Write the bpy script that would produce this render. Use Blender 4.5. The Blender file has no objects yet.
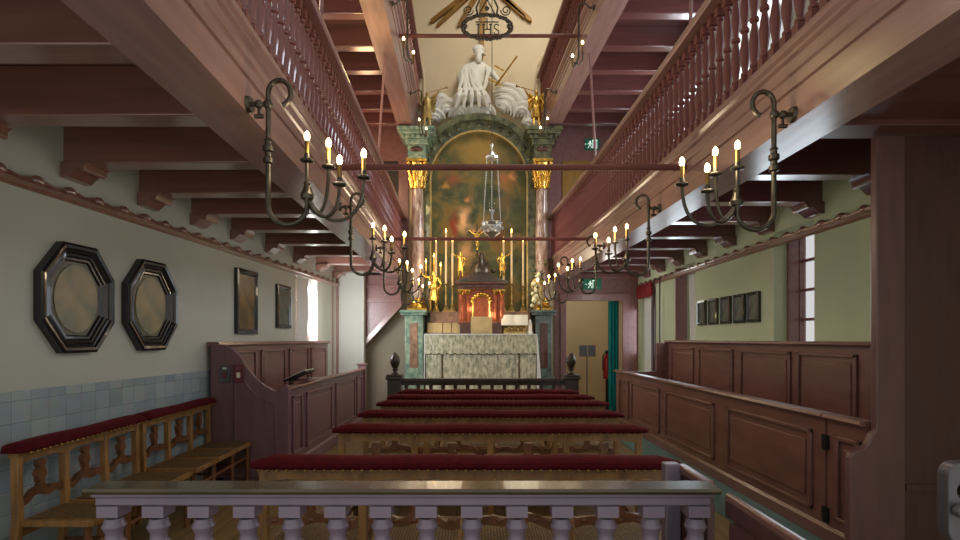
import bpy, math, random
from mathutils import Vector, Matrix
random.seed(7)
PI = math.pi
SC = bpy.context.scene
COL = SC.collection
EYE = 1.46
F = 535.0
HX, HY = 480.0, 339.0
def W(px, py, Y):
    return Vector(((px-HX)/F*Y, Y, EYE-(py-HY)/F*Y))
def srgb(r, g, b):
    f = lambda c: (c/255/12.92) if c/255 <= .04045 else ((c/255+.055)/1.055)**2.4
    return (f(r), f(g), f(b), 1)

# ------------------------------------------------------------------ materials
def mat(name, col, rough=.5, metal=0, var=.25, scale=6, stretch=(1,1,1), bump=.0, coat=0, spec=.5, col2=None, detail=5, bscale=None):
    m = bpy.data.materials.new(name); m.use_nodes = True
    nt = m.node_tree; N = nt.nodes; L = nt.links
    b = N['Principled BSDF']
    b.inputs['Roughness'].default_value = rough
    b.inputs['Metallic'].default_value = metal
    b.inputs['Coat Weight'].default_value = coat
    b.inputs['Specular IOR Level'].default_value = spec
    tc = N.new('ShaderNodeTexCoord'); mp = N.new('ShaderNodeMapping')
    mp.inputs['Scale'].default_value = stretch
    L.new(tc.outputs['Object'], mp.inputs['Vector'])
    nz = N.new('ShaderNodeTexNoise'); nz.inputs['Scale'].default_value = scale; nz.inputs['Detail'].default_value = detail
    L.new(mp.outputs[0], nz.inputs['Vector'])
    rp = N.new('ShaderNodeValToRGB')
    c = col
    a = col2 if col2 else tuple(x*(1-var) for x in c[:3])+(1,)
    d = c if col2 else tuple(min(1, x*(1+var)) for x in c[:3])+(1,)
    rp.color_ramp.elements[0].position = .32; rp.color_ramp.elements[0].color = a
    rp.color_ramp.elements[1].position = .68; rp.color_ramp.elements[1].color = d
    L.new(nz.outputs['Fac'], rp.inputs['Fac']); L.new(rp.outputs['Color'], b.inputs['Base Color'])
    if bump:
        bp = N.new('ShaderNodeBump'); bp.inputs['Strength'].default_value = bump; bp.inputs['Distance'].default_value = .02
        if bscale:
            n2 = N.new('ShaderNodeTexNoise'); n2.inputs['Scale'].default_value = bscale; n2.inputs['Detail'].default_value = 4
            L.new(mp.outputs[0], n2.inputs['Vector']); L.new(n2.outputs['Fac'], bp.inputs['Height'])
        else:
            L.new(nz.outputs['Fac'], bp.inputs['Height'])
        L.new(bp.outputs['Normal'], b.inputs['Normal'])
    return m
def emis(name, col, strength):
    m = bpy.data.materials.new(name); m.use_nodes = True
    b = m.node_tree.nodes['Principled BSDF']
    b.inputs['Base Color'].default_value = col
    b.inputs['Emission Color'].default_value = col; b.inputs['Emission Strength'].default_value = strength
    return m
M = {}
M['rose'] = mat('rose_paint', srgb(138,98,94), .28, var=.14, scale=3, stretch=(6,.6,6), bump=.06)
M['roselight'] = mat('rose_fascia_paint', srgb(146,112,104), .24, var=.12, scale=3, stretch=(6,.6,6), bump=.05)
M['beam'] = mat('joist_paint', srgb(138,96,82), .28, var=.16, scale=3, stretch=(.6,6,6), bump=.04, coat=1)
M['beam'].node_tree.nodes['Principled BSDF'].inputs['Coat Roughness'].default_value = .18
M['beam'].node_tree.nodes['Principled BSDF'].inputs['Coat IOR'].default_value = 1.7
M['beamdark'] = mat('maroon_joist_paint', srgb(106,64,60), .28, var=.16, scale=3, stretch=(.6,6,6), bump=.04, coat=1)
M['beamdark'].node_tree.nodes['Principled BSDF'].inputs['Coat Roughness'].default_value = .18
M['beamdark'].node_tree.nodes['Principled BSDF'].inputs['Coat IOR'].default_value = 1.7
M['board'] = mat('board_paint', srgb(104,64,56), .45, var=.2, scale=3, stretch=(.6,6,6), bump=.05)
M['baluster'] = mat('baluster_paint', srgb(116,66,60), .5, var=.15, scale=5, spec=.3)
M['balusterL'] = mat('baluster_rose_paint', srgb(132,80,74), .2, var=.15, scale=5, coat=.3)
M['pew'] = mat('pew_paint', srgb(126,88,80), .26, var=.13, scale=3, stretch=(6,.8,3), bump=.06)
M['partend'] = mat('partition_end_paint', srgb(108,78,76), .36, var=.12, scale=3, stretch=(6,6,1), bump=.05)
M['pewend'] = mat('pew_end_paint', srgb(122,92,94), .3, var=.12, scale=3, stretch=(6,6,1), bump=.05)
M['partition'] = mat('partition_paint', srgb(84,54,50), .42, var=.15, scale=3, stretch=(6,6,.8), bump=.06)
M['lilac'] = mat('lilac_paint', srgb(128,114,128), .32, var=.1, scale=6, bump=.05)
M['darkrail'] = mat('polished_dark_wood', srgb(76,64,42), .26, var=.35, scale=7, stretch=(.5,4,4), coat=.25)
M['oak'] = mat('oak', srgb(150,110,62), .38, var=.3, scale=5, stretch=(4,4,1), bump=.1)
M['carved'] = mat('carved_walnut', srgb(116,74,44), .32, var=.35, scale=8, bump=.15)
M['darkwood'] = mat('dark_turned_wood', srgb(58,44,36), .3, var=.3, scale=8)
M['iron'] = mat('dark_bronze', srgb(84,78,66), .34, metal=.75, var=.3, scale=20)
M['brass'] = mat('brass', srgb(150,120,62), .3, metal=.85, var=.25, scale=16)
M['gold'] = mat('gilding', srgb(220,176,84), .27, metal=.9, var=.3, scale=14, bump=.2)
M['palegold'] = mat('dull_gilding', srgb(186,160,100), .42, metal=.45, var=.25, scale=14, bump=.2)
M['silver'] = mat('silver', srgb(196,196,190), .36, metal=.9, var=.2, scale=16)
M['wax'] = mat('wax', srgb(232,206,160), .45, var=.06, scale=8)
M['bulb'] = emis('lit_bulb', srgb(255,222,160), 9)
M['rays'] = mat('dull_ray_gilding', srgb(138,100,42), .45, metal=.35, var=.2, scale=6)
M['ebonmount'] = mat('dark_wood_mount', srgb(96,90,70), .4, var=.25, scale=8)
M['flame'] = emis('candle_flame', srgb(255,190,90), 12)
M['plasterL'] = mat('left_plaster', srgb(192,194,182), .8, var=.04, scale=2, bump=.05, bscale=30)
M['plasterR'] = mat('right_plaster', srgb(202,214,180), .8, var=.05, scale=2, bump=.05, bscale=30)
M['cream'] = mat('cream_plaster', srgb(222,204,170), .8, var=.05, scale=1.5, bump=.05, bscale=20)
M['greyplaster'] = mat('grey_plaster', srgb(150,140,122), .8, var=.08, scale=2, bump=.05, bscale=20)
M['stucco'] = mat('white_stucco', srgb(232,230,220), .55, var=.06, scale=6, bump=.15)
M['velvet'] = mat('red_velvet', srgb(74,4,14), .85, var=.3, scale=30, spec=.2, bump=.1)
M['velvet'].node_tree.nodes['Principled BSDF'].inputs['Sheen Weight'].default_value = .12
M['velvet'].node_tree.nodes['Principled BSDF'].inputs['Sheen Tint'].default_value = srgb(230,60,80)
M['frameblack'] = mat('ebonised_wood', srgb(34,34,36), .22, var=.2, scale=10, coat=.4)
M['framegilt'] = mat('dark_gilt_wood', srgb(92,74,42), .35, metal=.4, var=.3, scale=12)
M['oldpaint'] = mat('aged_picture_surface', srgb(158,140,100), .35, var=.3, scale=6, col2=srgb(112,114,92), detail=8)
M['darkpaint'] = mat('dark_oil_painting', srgb(120,92,48), .3, scale=6, col2=srgb(40,34,24), detail=8)
M['printpaint'] = mat('grey_relief_picture', srgb(104,112,96), .4, scale=9, col2=srgb(58,64,56), detail=8)
M['mdark'] = mat('green_marble_dark', srgb(118,118,84), .25, scale=9, col2=srgb(54,60,42), detail=9, coat=.3)
M['mgreen'] = mat('green_marble', srgb(160,178,150), .3, scale=14, col2=srgb(84,116,102), detail=9, coat=.3)
M['mteal'] = mat('teal_marble', srgb(116,130,120), .3, scale=14, col2=srgb(60,80,82), detail=9, coat=.3)
M['mcol'] = mat('column_marble', srgb(206,186,170), .08, scale=9, col2=srgb(130,92,78), detail=9, coat=.8, stretch=(2,2,.6))
M['mpink'] = mat('pink_marble', srgb(172,134,106), .35, scale=8, col2=srgb(116,88,70), detail=9)
M['brocade'] = mat('silver_brocade', srgb(222,218,190), .42, scale=24, col2=srgb(140,144,118), detail=2.5, bump=.5, stretch=(1,1,.45))
M['linen'] = mat('white_linen', srgb(226,228,224), .8, var=.04, scale=10, bump=.1)
M['copper'] = mat('copper_gilt', srgb(158,84,50), .22, metal=.35, var=.3, scale=10)
M['brownmarble'] = mat('brown_marble', srgb(100,58,40), .25, scale=8, col2=srgb(62,32,24), detail=8, coat=.4)
M['teal'] = mat('teal_cloth', srgb(30,160,166), .8, var=.3, scale=5, stretch=(8,8,.5))
M['tealpaint'] = mat('teal_painted_wood', srgb(104,146,148), .4, var=.2, scale=5)
M['redcloth'] = mat('red_drape', srgb(126,20,26), .8, var=.3, scale=6)
M['redpaint'] = mat('red_enamel', srgb(170,28,24), .3, var=.1, scale=6)
M['redbox'] = mat('redbrown_plate', srgb(110,50,48), .4, var=.1, scale=6)
M['greymetal'] = mat('grey_enamel', srgb(96,92,96), .4, metal=.3, var=.12, scale=8)
M['black'] = mat('black_metal', srgb(26,26,28), .4, var=.2, scale=8)
M['leaf'] = mat('leaf', srgb(86,112,66), .5, scale=12, col2=srgb(48,76,44))
M['petal'] = mat('petal', srgb(226,222,180), .6, var=.12, scale=12)
M['paper'] = mat('paper', srgb(236,232,214), .7, var=.03, scale=10)
M['card'] = mat('card', srgb(196,172,122), .6, var=.12, scale=9)
M['exitgreen'] = emis('exit_sign_green', srgb(10,104,76), .12)
M['exitwhite'] = emis('exit_sign_white', srgb(220,240,226), .5)
M['olivedoor'] = mat('ochre_door', srgb(150,112,40), .4, var=.15, scale=3, stretch=(6,6,.8))
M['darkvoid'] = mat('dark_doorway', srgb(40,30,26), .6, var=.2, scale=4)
M['floor'] = None
# boards for floor
def floor_mat():
    m = mat('floor_boards', srgb(138,116,78), .35, var=.2, scale=3, stretch=(6,.5,1), bump=.04)
    nt = m.node_tree; N = nt.nodes; L = nt.links
    tc = N.new('ShaderNodeTexCoord'); sp = N.new('ShaderNodeSeparateXYZ'); L.new(tc.outputs['Object'], sp.inputs[0])
    mt = N.new('ShaderNodeMath'); mt.operation = 'MULTIPLY'; mt.inputs[1].default_value = 5.0; L.new(sp.outputs['X'], mt.inputs[0])
    fr = N.new('ShaderNodeMath'); fr.operation = 'FRACT'; L.new(mt.outputs[0], fr.inputs[0])
    lt = N.new('ShaderNodeMath'); lt.operation = 'LESS_THAN'; lt.inputs[1].default_value = .035; L.new(fr.outputs[0], lt.inputs[0])
    mx = N.new('ShaderNodeMixRGB'); mx.inputs['Color2'].default_value = srgb(54,44,32)
    L.new(lt.outputs[0], mx.inputs['Fac'])
    b = N['Principled BSDF']; src = b.inputs['Base Color'].links[0].from_socket
    L.new(src, mx.inputs['Color1']); L.new(mx.outputs[0], b.inputs['Base Color'])
    return m
M['floor'] = floor_mat()
def brick_mat(name, c1, c2, mortar, w, h, axes, rough=.25, offset=0, msize=.012, var=.5):
    m = bpy.data.materials.new(name); m.use_nodes = True
    nt = m.node_tree; N = nt.nodes; L = nt.links; b = N['Principled BSDF']; b.inputs['Roughness'].default_value = rough
    tc = N.new('ShaderNodeTexCoord'); sp = N.new('ShaderNodeSeparateXYZ'); L.new(tc.outputs['Object'], sp.inputs[0])
    cb = N.new('ShaderNodeCombineXYZ'); L.new(sp.outputs[axes[0]], cb.inputs[0]); L.new(sp.outputs[axes[1]], cb.inputs[1])
    br = N.new('ShaderNodeTexBrick'); br.offset = offset; br.squash = 1
    br.inputs['Scale'].default_value = 1; br.inputs['Brick Width'].default_value = w; br.inputs['Row Height'].default_value = h
    br.inputs['Mortar Size'].default_value = msize*w; br.inputs['Color1'].default_value = c1; br.inputs['Color2'].default_value = c2; br.inputs['Mortar'].default_value = mortar
    L.new(cb.outputs[0], br.inputs['Vector'])
    nz = N.new('ShaderNodeTexNoise'); nz.inputs['Scale'].default_value = 9; L.new(tc.outputs['Object'], nz.inputs['Vector'])
    mx = N.new('ShaderNodeMixRGB'); mx.blend_type = 'MULTIPLY'; mx.inputs['Fac'].default_value = .25
    L.new(br.outputs['Color'], mx.inputs['Color1']); L.new(nz.outputs['Color'], mx.inputs['Color2']); L.new(mx.outputs[0], b.inputs['Base Color'])
    return m
M['umber'] = mat('dark_umber_marble', srgb(72,56,44), .3, scale=9, col2=srgb(40,36,30), detail=8, coat=.3)
M['tiles'] = brick_mat('white_blue_wall_tiles', srgb(180,192,194), srgb(154,172,178), srgb(120,134,138), .135, .135, ('Y','Z'))
M['cane'] = brick_mat('woven_cane', srgb(172,140,84), srgb(128,98,54), srgb(66,50,30), .016, .016, ('X','Y'), rough=.55, msize=.16)
def altar_painting():
    m = bpy.data.materials.new('dark_altar_painting'); m.use_nodes = True
    nt = m.node_tree; N = nt.nodes; L = nt.links; b = N['Principled BSDF']; b.inputs['Roughness'].default_value = .6; b.inputs['Specular IOR Level'].default_value = .25
    tc = N.new('ShaderNodeTexCoord')
    nz = N.new('ShaderNodeTexNoise'); nz.inputs['Scale'].default_value = 2.6; nz.inputs['Detail'].default_value = 6; nz.inputs['Distortion'].default_value = .8
    L.new(tc.outputs['Object'], nz.inputs['Vector'])
    n3 = N.new('ShaderNodeTexNoise'); n3.inputs['Scale'].default_value = 5; n3.inputs['Detail'].default_value = 8; L.new(tc.outputs['Object'], n3.inputs['Vector'])
    rp = N.new('ShaderNodeValToRGB'); e = rp.color_ramp.elements
    e[0].position = .3; e[0].color = srgb(50,58,44); e[1].position = .75; e[1].color = srgb(124,96,44)
    k = e.new(.48); k.color = srgb(84,88,58); k = e.new(.6); k.color = srgb(124,104,58)
    L.new(nz.outputs['Fac'], rp.inputs['Fac']); col = rp.outputs['Color']
    # loose soft patches of warm pigment (abstract, no figure)
    for (x, z, rx, rz, c) in [(0,2.75,.8,.6,srgb(150,120,58)),(-.46,1.35,.16,.46,srgb(136,60,38)),(-.28,1.48,.2,.36,srgb(226,176,124)),(-.2,1.86,.1,.12,srgb(190,130,84)),(-.24,.9,.2,.4,srgb(196,146,100)),(-.08,1.3,.14,.1,srgb(214,160,112)),
                              (.36,1.3,.3,.5,srgb(96,62,40)),(-.5,2.25,.3,.26,srgb(140,86,56)),(-.62,2.1,.14,.12,srgb(190,140,70)),(.5,2.25,.28,.3,srgb(160,104,62)),(.62,2.3,.1,.14,srgb(206,140,84)),(.5,1.8,.24,.3,srgb(104,84,56)),(-.2,.35,.5,.3,srgb(124,84,52))]:
        mp = N.new('ShaderNodeMapping'); mp.vector_type = 'POINT'
        mp.inputs['Location'].default_value = (-(x+.15)/rx, 0, -(z+.15)/rz); mp.inputs['Scale'].default_value = (1/rx, 0, 1/rz)
        dn = N.new('ShaderNodeMixRGB'); dn.blend_type = 'ADD'; dn.inputs['Fac'].default_value = .3
        L.new(tc.outputs['Object'], dn.inputs['Color1']); L.new(n3.outputs['Color'], dn.inputs['Color2'])
        L.new(dn.outputs[0], mp.inputs['Vector'])
        gr = N.new('ShaderNodeTexGradient'); gr.gradient_type = 'QUADRATIC_SPHERE'; L.new(mp.outputs[0], gr.inputs['Vector'])
        ml = N.new('ShaderNodeMath'); ml.operation = 'MULTIPLY'; ml.inputs[1].default_value = 1.6; ml.use_clamp = True; L.new(gr.outputs['Fac'], ml.inputs[0])
        mx = N.new('ShaderNodeMixRGB'); L.new(ml.outputs[0], mx.inputs['Fac']); L.new(col, mx.inputs['Color1']); mx.inputs['Color2'].default_value = c
        col = mx.outputs[0]
    L.new(col, b.inputs['Base Color'])
    return m
M['altarpainting'] = altar_painting()
def glass_mat():
    m = bpy.data.materials.new('clear_glass'); m.use_nodes = True
    b = m.node_tree.nodes['Principled BSDF']; b.inputs['Base Color'].default_value = (.95,.97,1,1)
    b.inputs['Roughness'].default_value = .02; b.inputs['Transmission Weight'].default_value = 1; b.inputs['IOR'].default_value = 1.1
    return m
M['glass'] = glass_mat()

# ------------------------------------------------------------------ mesh builder
class MB:
    def __init__(s): s.V = []; s.Fc = []; s.mi = []; s.cur = 0
    def add(s, vs, fs):
        o = len(s.V); s.V += [Vector(v) for v in vs]; s.Fc += [[i+o for i in f] for f in fs]; s.mi += [s.cur]*len(fs); return s
    def box(s, x0, x1, y0, y1, z0, z1):
        x0, x1 = sorted((x0,x1)); y0, y1 = sorted((y0,y1)); z0, z1 = sorted((z0,z1))
        return s.add([(x0,y0,z0),(x1,y0,z0),(x1,y1,z0),(x0,y1,z0),(x0,y0,z1),(x1,y0,z1),(x1,y1,z1),(x0,y1,z1)],
                     [(0,3,2,1),(4,5,6,7),(0,1,5,4),(1,2,6,5),(2,3,7,6),(3,0,4,7)])
    def hexa(s, b, t):      # two quads (bottom ccw from above, top)
        return s.add(list(b)+list(t), [(0,3,2,1),(4,5,6,7),(0,1,5,4),(1,2,6,5),(2,3,7,6),(3,0,4,7)])
    def obox(s, c, size, rot):
        hx, hy, hz = (a/2 for a in size); c = Vector(c)
        vs = [c+rot@Vector(p) for p in [(-hx,-hy,-hz),(hx,-hy,-hz),(hx,hy,-hz),(-hx,hy,-hz),(-hx,-hy,hz),(hx,-hy,hz),(hx,hy,hz),(-hx,hy,hz)]]
        return s.add(vs, [(0,3,2,1),(4,5,6,7),(0,1,5,4),(1,2,6,5),(2,3,7,6),(3,0,4,7)])
    def prism(s, pts, axis, a0, a1):   # polygon extruded along an axis; pts in the other two coordinates
        n = len(pts)
        def P(p, a):
            return {'x': (a,p[0],p[1]), 'y': (p[0],a,p[1]), 'z': (p[0],p[1],a)}[axis]
        ar = sum(pts[i][0]*pts[(i+1)%n][1]-pts[(i+1)%n][0]*pts[i][1] for i in range(n))
        if (ar > 0) == (axis == 'y'): pts = pts[::-1]
        if a0 > a1: a0, a1 = a1, a0
        vs = [P(p,a0) for p in pts]+[P(p,a1) for p in pts]
        fs = [tuple(range(n-1,-1,-1)), tuple(range(n,2*n))]+[(i,(i+1)%n,n+(i+1)%n,n+i) for i in range(n)]
        return s.add(vs, fs)
    def lathe(s, prof, n=16, c=(0,0,0)):
        c = Vector(c); vs = []; fs = []
        for (r, z) in prof:
            for k in range(n):
                a = 2*PI*k/n; vs.append(c+Vector((r*math.cos(a), r*math.sin(a), z)))
        m = len(prof)
        for i in range(m-1):
            for k in range(n):
                k2 = (k+1)%n; fs.append((i*n+k, i*n+k2, (i+1)*n+k2, (i+1)*n+k))
        fs.append(tuple(range(n-1,-1,-1))); fs.append(tuple((m-1)*n+k for k in range(n)))
        return s.add(vs, fs)
    def tube(s, pts, r, n=8, closed=False):
        pts = [Vector(p) for p in pts]; m = len(pts)
        rr = r if isinstance(r, (list,tuple)) else [r]*m
        vs = []; fs = []; prev = None
        for i, p in enumerate(pts):
            if closed: t = pts[(i+1)%m]-pts[i-1]
            else: t = pts[min(i+1,m-1)]-pts[max(i-1,0)]
            t.normalize()
            if prev is None:
                u = t.orthogonal().normalized()
            else:
                u = prev-t*prev.dot(t)
                if u.length < 1e-5: u = t.orthogonal()
                u.normalize()
            prev = u; v = t.cross(u)
            for k in range(n):
                a = 2*PI*k/n; vs.append(p+(u*math.cos(a)+v*math.sin(a))*rr[i])
        for i in range(m if closed else m-1):
            i2 = (i+1)%m
            for k in range(n):
                k2 = (k+1)%n; fs.append((i*n+k, i*n+k2, i2*n+k2, i2*n+k))
        if not closed:
            fs.append(tuple(range(n-1,-1,-1))); fs.append(tuple((m-1)*n+k for k in range(n)))
        return s.add(vs, fs)
    def ball(s, c, r, nu=12, nv=8):
        rx, ry, rz = r if isinstance(r, (list,tuple)) else (r,r,r)
        c = Vector(c); vs = [c+Vector((0,0,-rz))]; fs = []
        for j in range(1,nv):
            ph = -PI/2+PI*j/nv
            for k in range(nu):
                a = 2*PI*k/nu; vs.append(c+Vector((rx*math.cos(ph)*math.cos(a), ry*math.cos(ph)*math.sin(a), rz*math.sin(ph))))
        vs.append(c+Vector((0,0,rz))); T = len(vs)-1
        for k in range(nu): fs.append((0, 1+(k+1)%nu, 1+k))
        for j in range(nv-2):
            for k in range(nu):
                a = 1+j*nu; b = a+nu; fs.append((a+k, a+(k+1)%nu, b+(k+1)%nu, b+k))
        a = 1+(nv-2)*nu
        for k in range(nu): fs.append((a+k, a+(k+1)%nu, T))
        return s.add(vs, fs)
    def sweep(s, prof, path, ys, sgn, z0=0):   # prof: closed (u,z); u measured away from the nave
        n = len(prof); vs = []; fs = []
        for y in ys:
            for (u, z) in prof: vs.append((path(y)+sgn*u, y, z0+z))
        for i in range(len(ys)-1):
            for k in range(n):
                k2 = (k+1)%n; fs.append((i*n+k, i*n+k2, (i+1)*n+k2, (i+1)*n+k))
        fs.append(tuple(range(n))); fs.append(tuple((len(ys)-1)*n+k for k in range(n)))
        return s.add(vs, fs)
    def build(s, name, m, parent=None, bevel=0, smooth=True, angle=35):
        off = Vector((0,0,0)); p = parent
        while p is not None: off += p.location; p = p.parent
        me = bpy.data.meshes.new(name); me.from_pydata([v-off for v in s.V], [], s.Fc)
        ms = m if isinstance(m, (list,tuple)) else [m]
        for k in ms: me.materials.append(k)
        if len(ms) > 1: me.polygons.foreach_set('material_index', s.mi)
        import bmesh
        bm = bmesh.new(); bm.from_mesh(me); bmesh.ops.recalc_face_normals(bm, faces=bm.faces); bm.to_mesh(me); bm.free()
        if smooth:
            me.polygons.foreach_set('use_smooth', [True]*len(me.polygons)); me.set_sharp_from_angle(angle=math.radians(angle))
        me.update()
        o = bpy.data.objects.new(name, me); COL.objects.link(o)
        if parent is not None: o.parent = parent
        if bevel:
            b = o.modifiers.new('bevel', 'BEVEL'); b.width = bevel; b.segments = 2; b.limit_method = 'ANGLE'; b.angle_limit = math.radians(40)
        return o
def arc(c, r, a0, a1, n, plane='xz'):
    out = []
    for i in range(n+1):
        a = math.radians(a0+(a1-a0)*i/n); u, v = r*math.cos(a), r*math.sin(a)
        out.append((c[0]+u, c[1], c[2]+v) if plane == 'xz' else ((c[0]+u, c[1]+v, c[2]) if plane == 'xy' else (c[0], c[1]+u, c[2]+v)))
    return out
def tag(o, label=None, cat=None, group=None, kind=None):
    for k, v in (('label',label),('category',cat),('group',group),('kind',kind)):
        if v: o[k] = v
    return o
def thing(name, label, cat, loc=(0,0,0), group=None, rz=0):
    o = bpy.data.objects.new(name, None); COL.objects.link(o); o.empty_display_size = .1
    o.location = loc; o.rotation_euler = (0,0,rz)
    return tag(o, label, cat, group)
def copy_tree(o, parent=None):
    c = o.copy(); COL.objects.link(c)
    if parent is not None: c.parent = parent
    for ch in [x for x in o.children]: copy_tree(ch, c)
    return c
def struct(mb, name, m, **k):
    return tag(mb.build(name, m, **k), kind='structure')

# ------------------------------------------------------------------ plan
XL = lambda y: -2.98+.04*y        # left wall face
XR = lambda y: 3.0                # right wall face
GL = lambda y: -1.02-.042*y       # lower galleries
GR = lambda y: 1.60-.00028*y**3
UL = lambda y: -.87-.035*y        # upper galleries
UR = lambda y: 1.77-.064*y
YF = 10.2                         # far wall
ZB, ZU = EYE+1.10, EYE+3.78       # undersides of the gallery girders
TOP = 8.9

# ------------------------------------------------------------------ shell
b = MB(); b.box(-3.6, 3.9, .3, 12.8, -.1, 0); struct(b, 'floor', M['floor'])
# left wall with one window far back
def wall_quad(b, X, th, y0, y1, z0, z1):
    b.hexa([(X(y0)-th if th<0 else X(y0),y0,z0),(X(y0)+th if th>0 else X(y0),y0,z0),(X(y1)+th if th>0 else X(y1),y1,z0),(X(y1)+th if th<0 else X(y1),y1,z0)],
           [(X(y0)-th if th<0 else X(y0),y0,z1),(X(y0)+th if th>0 else X(y0),y0,z1),(X(y1)+th if th>0 else X(y1),y1,z1),(X(y1)+th if th<0 else X(y1),y1,z1)])
def wallseg(b, X, side, th, y0, y1, z0, z1):
    a0, a1 = X(y0), X(y1)
    o0, o1 = a0+side*th, a1+side*th
    if side > 0: bt = [(a0,y0),(o0,y0),(o1,y1),(a1,y1)]
    else: bt = [(o0,y0),(a0,y0),(a1,y1),(o1,y1)]
    b.hexa([(x,y,z0) for x,y in bt], [(x,y,z1) for x,y in bt])
def wall_with_windows(X, side, th, y0, y1, zmax, wins):
    b = MB(); y = y0
    for (wa, wb, za, zb) in wins:
        wallseg(b, X, side, th, y, wa, 0, zmax)
        wallseg(b, X, side, th, wa, wb, 0, za); wallseg(b, X, side, th, wa, wb, zb, zmax)
        y = wb
    wallseg(b, X, side, th, y, y1, 0, zmax)
    return b
WL = [(7.75,8.65,1.34,2.44)]
WR = [(4.80,5.46,1.36,2.54), (7.45,8.22,1.36,2.54), (9.12,9.95,.75,2.44)]
ZW = ZB+.3
struct(wall_with_windows(XL, -1, .32, .8, YF, ZW, WL), 'wall_left', M['plasterL'], smooth=False)
struct(wall_with_windows(XR, 1, .32, .8, YF, ZW, WR), 'wall_right', M['plasterR'], smooth=False)
UW = [(3.0,4.0,3.6,5.0),(5.2,6.2,3.6,5.0),(7.4,8.4,3.6,5.0)]
def upper(X, side):
    b = MB(); y = .8
    for (wa, wb, za, zb) in UW:
        wallseg(b, X, side, .32, y, wa, ZW, TOP); wallseg(b, X, side, .32, wa, wb, ZW, za); wallseg(b, X, side, .32, wa, wb, zb, TOP); y = wb
    wallseg(b, X, side, .32, y, YF, ZW, TOP); return b
struct(upper(XL,-1), 'wall_left_gallery', M['plasterL'], smooth=False)
struct(upper(XR,1), 'wall_right_gallery', M['plasterL'], smooth=False)
# far wall with the doorway on the right
b = MB()
b.box(-3.6, 1.62, YF, YF+.25, 0, TOP); b.box(2.71, 3.9, YF, YF+.25, 0, TOP); b.box(1.62, 2.71, YF, YF+.25, 2.2, TOP)
struct(b, 'wall_far', M['cream'], smooth=False)
b = MB(); b.box(-3.6, 3.9, .8, YF+.3, TOP, TOP+.1); struct(b, 'ceiling', M['cream'], smooth=False)
# room beyond the doorway
b = MB(); b.box(.9, 3.9, 12.6, 12.75, 0, 2.9); b.box(.8, .9, YF+.25, 12.75, 0, 2.9); b.box(3.5, 3.6, YF+.25, 12.75, 0, 2.9)
struct(b, 'wall_beyond', M['cream'], smooth=False)
b = MB(); b.box(.8, 3.6, YF+.25, 12.75, 2.9, 3.0); struct(b, 'ceiling_beyond', M['cream'], smooth=False)
# painted boards over the far wall beside the altarpiece
b = MB()
for x0, x1 in ((-2.9,-1.36),): 
    b.box(x0, x1, YF-.05, YF, 2.9, ZU+.3)
b.box(1.30, 3.0, YF-.05, YF, 2.9, ZU+.3)
struct(b, 'trim_1', M['rose'], smooth=False)
b = MB(); b.box(1.42, 3.0, YF-.05, YF, 2.2, 2.9); b.box(1.42, 1.62, YF-.05, YF, 0, 2.2); b.box(2.71, 3.0, YF-.05, YF, 0, 2.2)
b.box(1.52, 1.63, YF-.09, YF-.045, 0, 2.19); b.box(2.70, 2.83, YF-.09, YF-.045, 0, 2.19); b.box(1.50, 2.85, YF-.095, YF-.045, 2.19, 2.32); b.box(1.3, 3.0, YF-.1, YF-.05, 2.62, 2.70)
struct(b, 'door_1', M['rose'], bevel=.006)
# tile dado on left wall
b = MB(); wallseg(b, XL, 1, .012, .8, 5.45, 0, 1.14); struct(b, 'trim_2', M['tiles'], smooth=False)
# cornice mouldings
def cornice(X, sgn, name, y0, y1):
    b = MB(); b.sweep([(0,0),(-.02,.0),(-.03,.012),(-.035,.028),(-.05,.035),(-.05,.045),(0,.045)], X, [y0,y1], sgn, EYE+.935)
    y = y0; up = []; k = 0
    while y < y1-.05:
        x = X(y)-sgn*.03
        b.ball((x, y, EYE+1.005), (.03,.045,.035), 8, 6)
        b.tube([(x,y,EYE+.985),(x,y+.06,EYE+1.0),(x,min(y+.13,y1),EYE+.985),(x,min(y+.2,y1),EYE+1.0),(x,min(y+.26,y1),EYE+.985)], .02, 6)
        y += .26
    struct(b, name, M['beam'])
cornice(XL, -1, 'trim_3', .8, YF); cornice(XR, 1, 'trim_4', 3.1, YF-.06)

# windows
def window(name, X, side, wa, wb, za, zb, nv, nh, m=M['rose']):
    xo = X((wa+wb)/2)+side*.27
    b = MB(); t = .045
    b.box(xo-.03, xo+.03, wa, wa+t, za, zb); b.box(xo-.03, xo+.03, wb-t, wb, za, zb)
    b.box(xo-.03, xo+.03, wa, wb, za, za+t); b.box(xo-.03, xo+.03, wa, wb, zb-t, zb)
    for i in range(1, nv): y = wa+(wb-wa)*i/nv; b.box(xo-.015, xo+.015, y-.014, y+.014, za, zb)
    for i in range(1, nh): z = za+(zb-za)*i/nh; b.box(xo-.015, xo+.015, wa, wb, z-.014, z+.014)
    w = tag(b.build(name, m), kind='structure')
    g = MB(); g.box(xo-.003, xo+.003, wa+t, wb-t, za+t, zb-t); g.build('pane', M['glass'], w)
    # painted reveal lining on the far jamb
    r0, r1 = (.0, .17) if abs(wb-8.22) < .01 else (.13, .25)
    j = MB(); j.box(X(wb)+side*r0, X(wb)+side*r1, wb-.035, wb-.002, za, zb); j.build('shutter', m, w)
k = 1
for w in WL: window('window_%d'%k, XL, -1, *w, 2, 3); k += 1
for w in WR: window('window_%d'%k, XR, 1, *w, 2, 4); k += 1
for w in UW:
    window('window_%d'%k, XL, -1, *w, 3, 4); k += 1
    window('window_%d'%k, XR, 1, *w, 3, 4); k += 1

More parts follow.
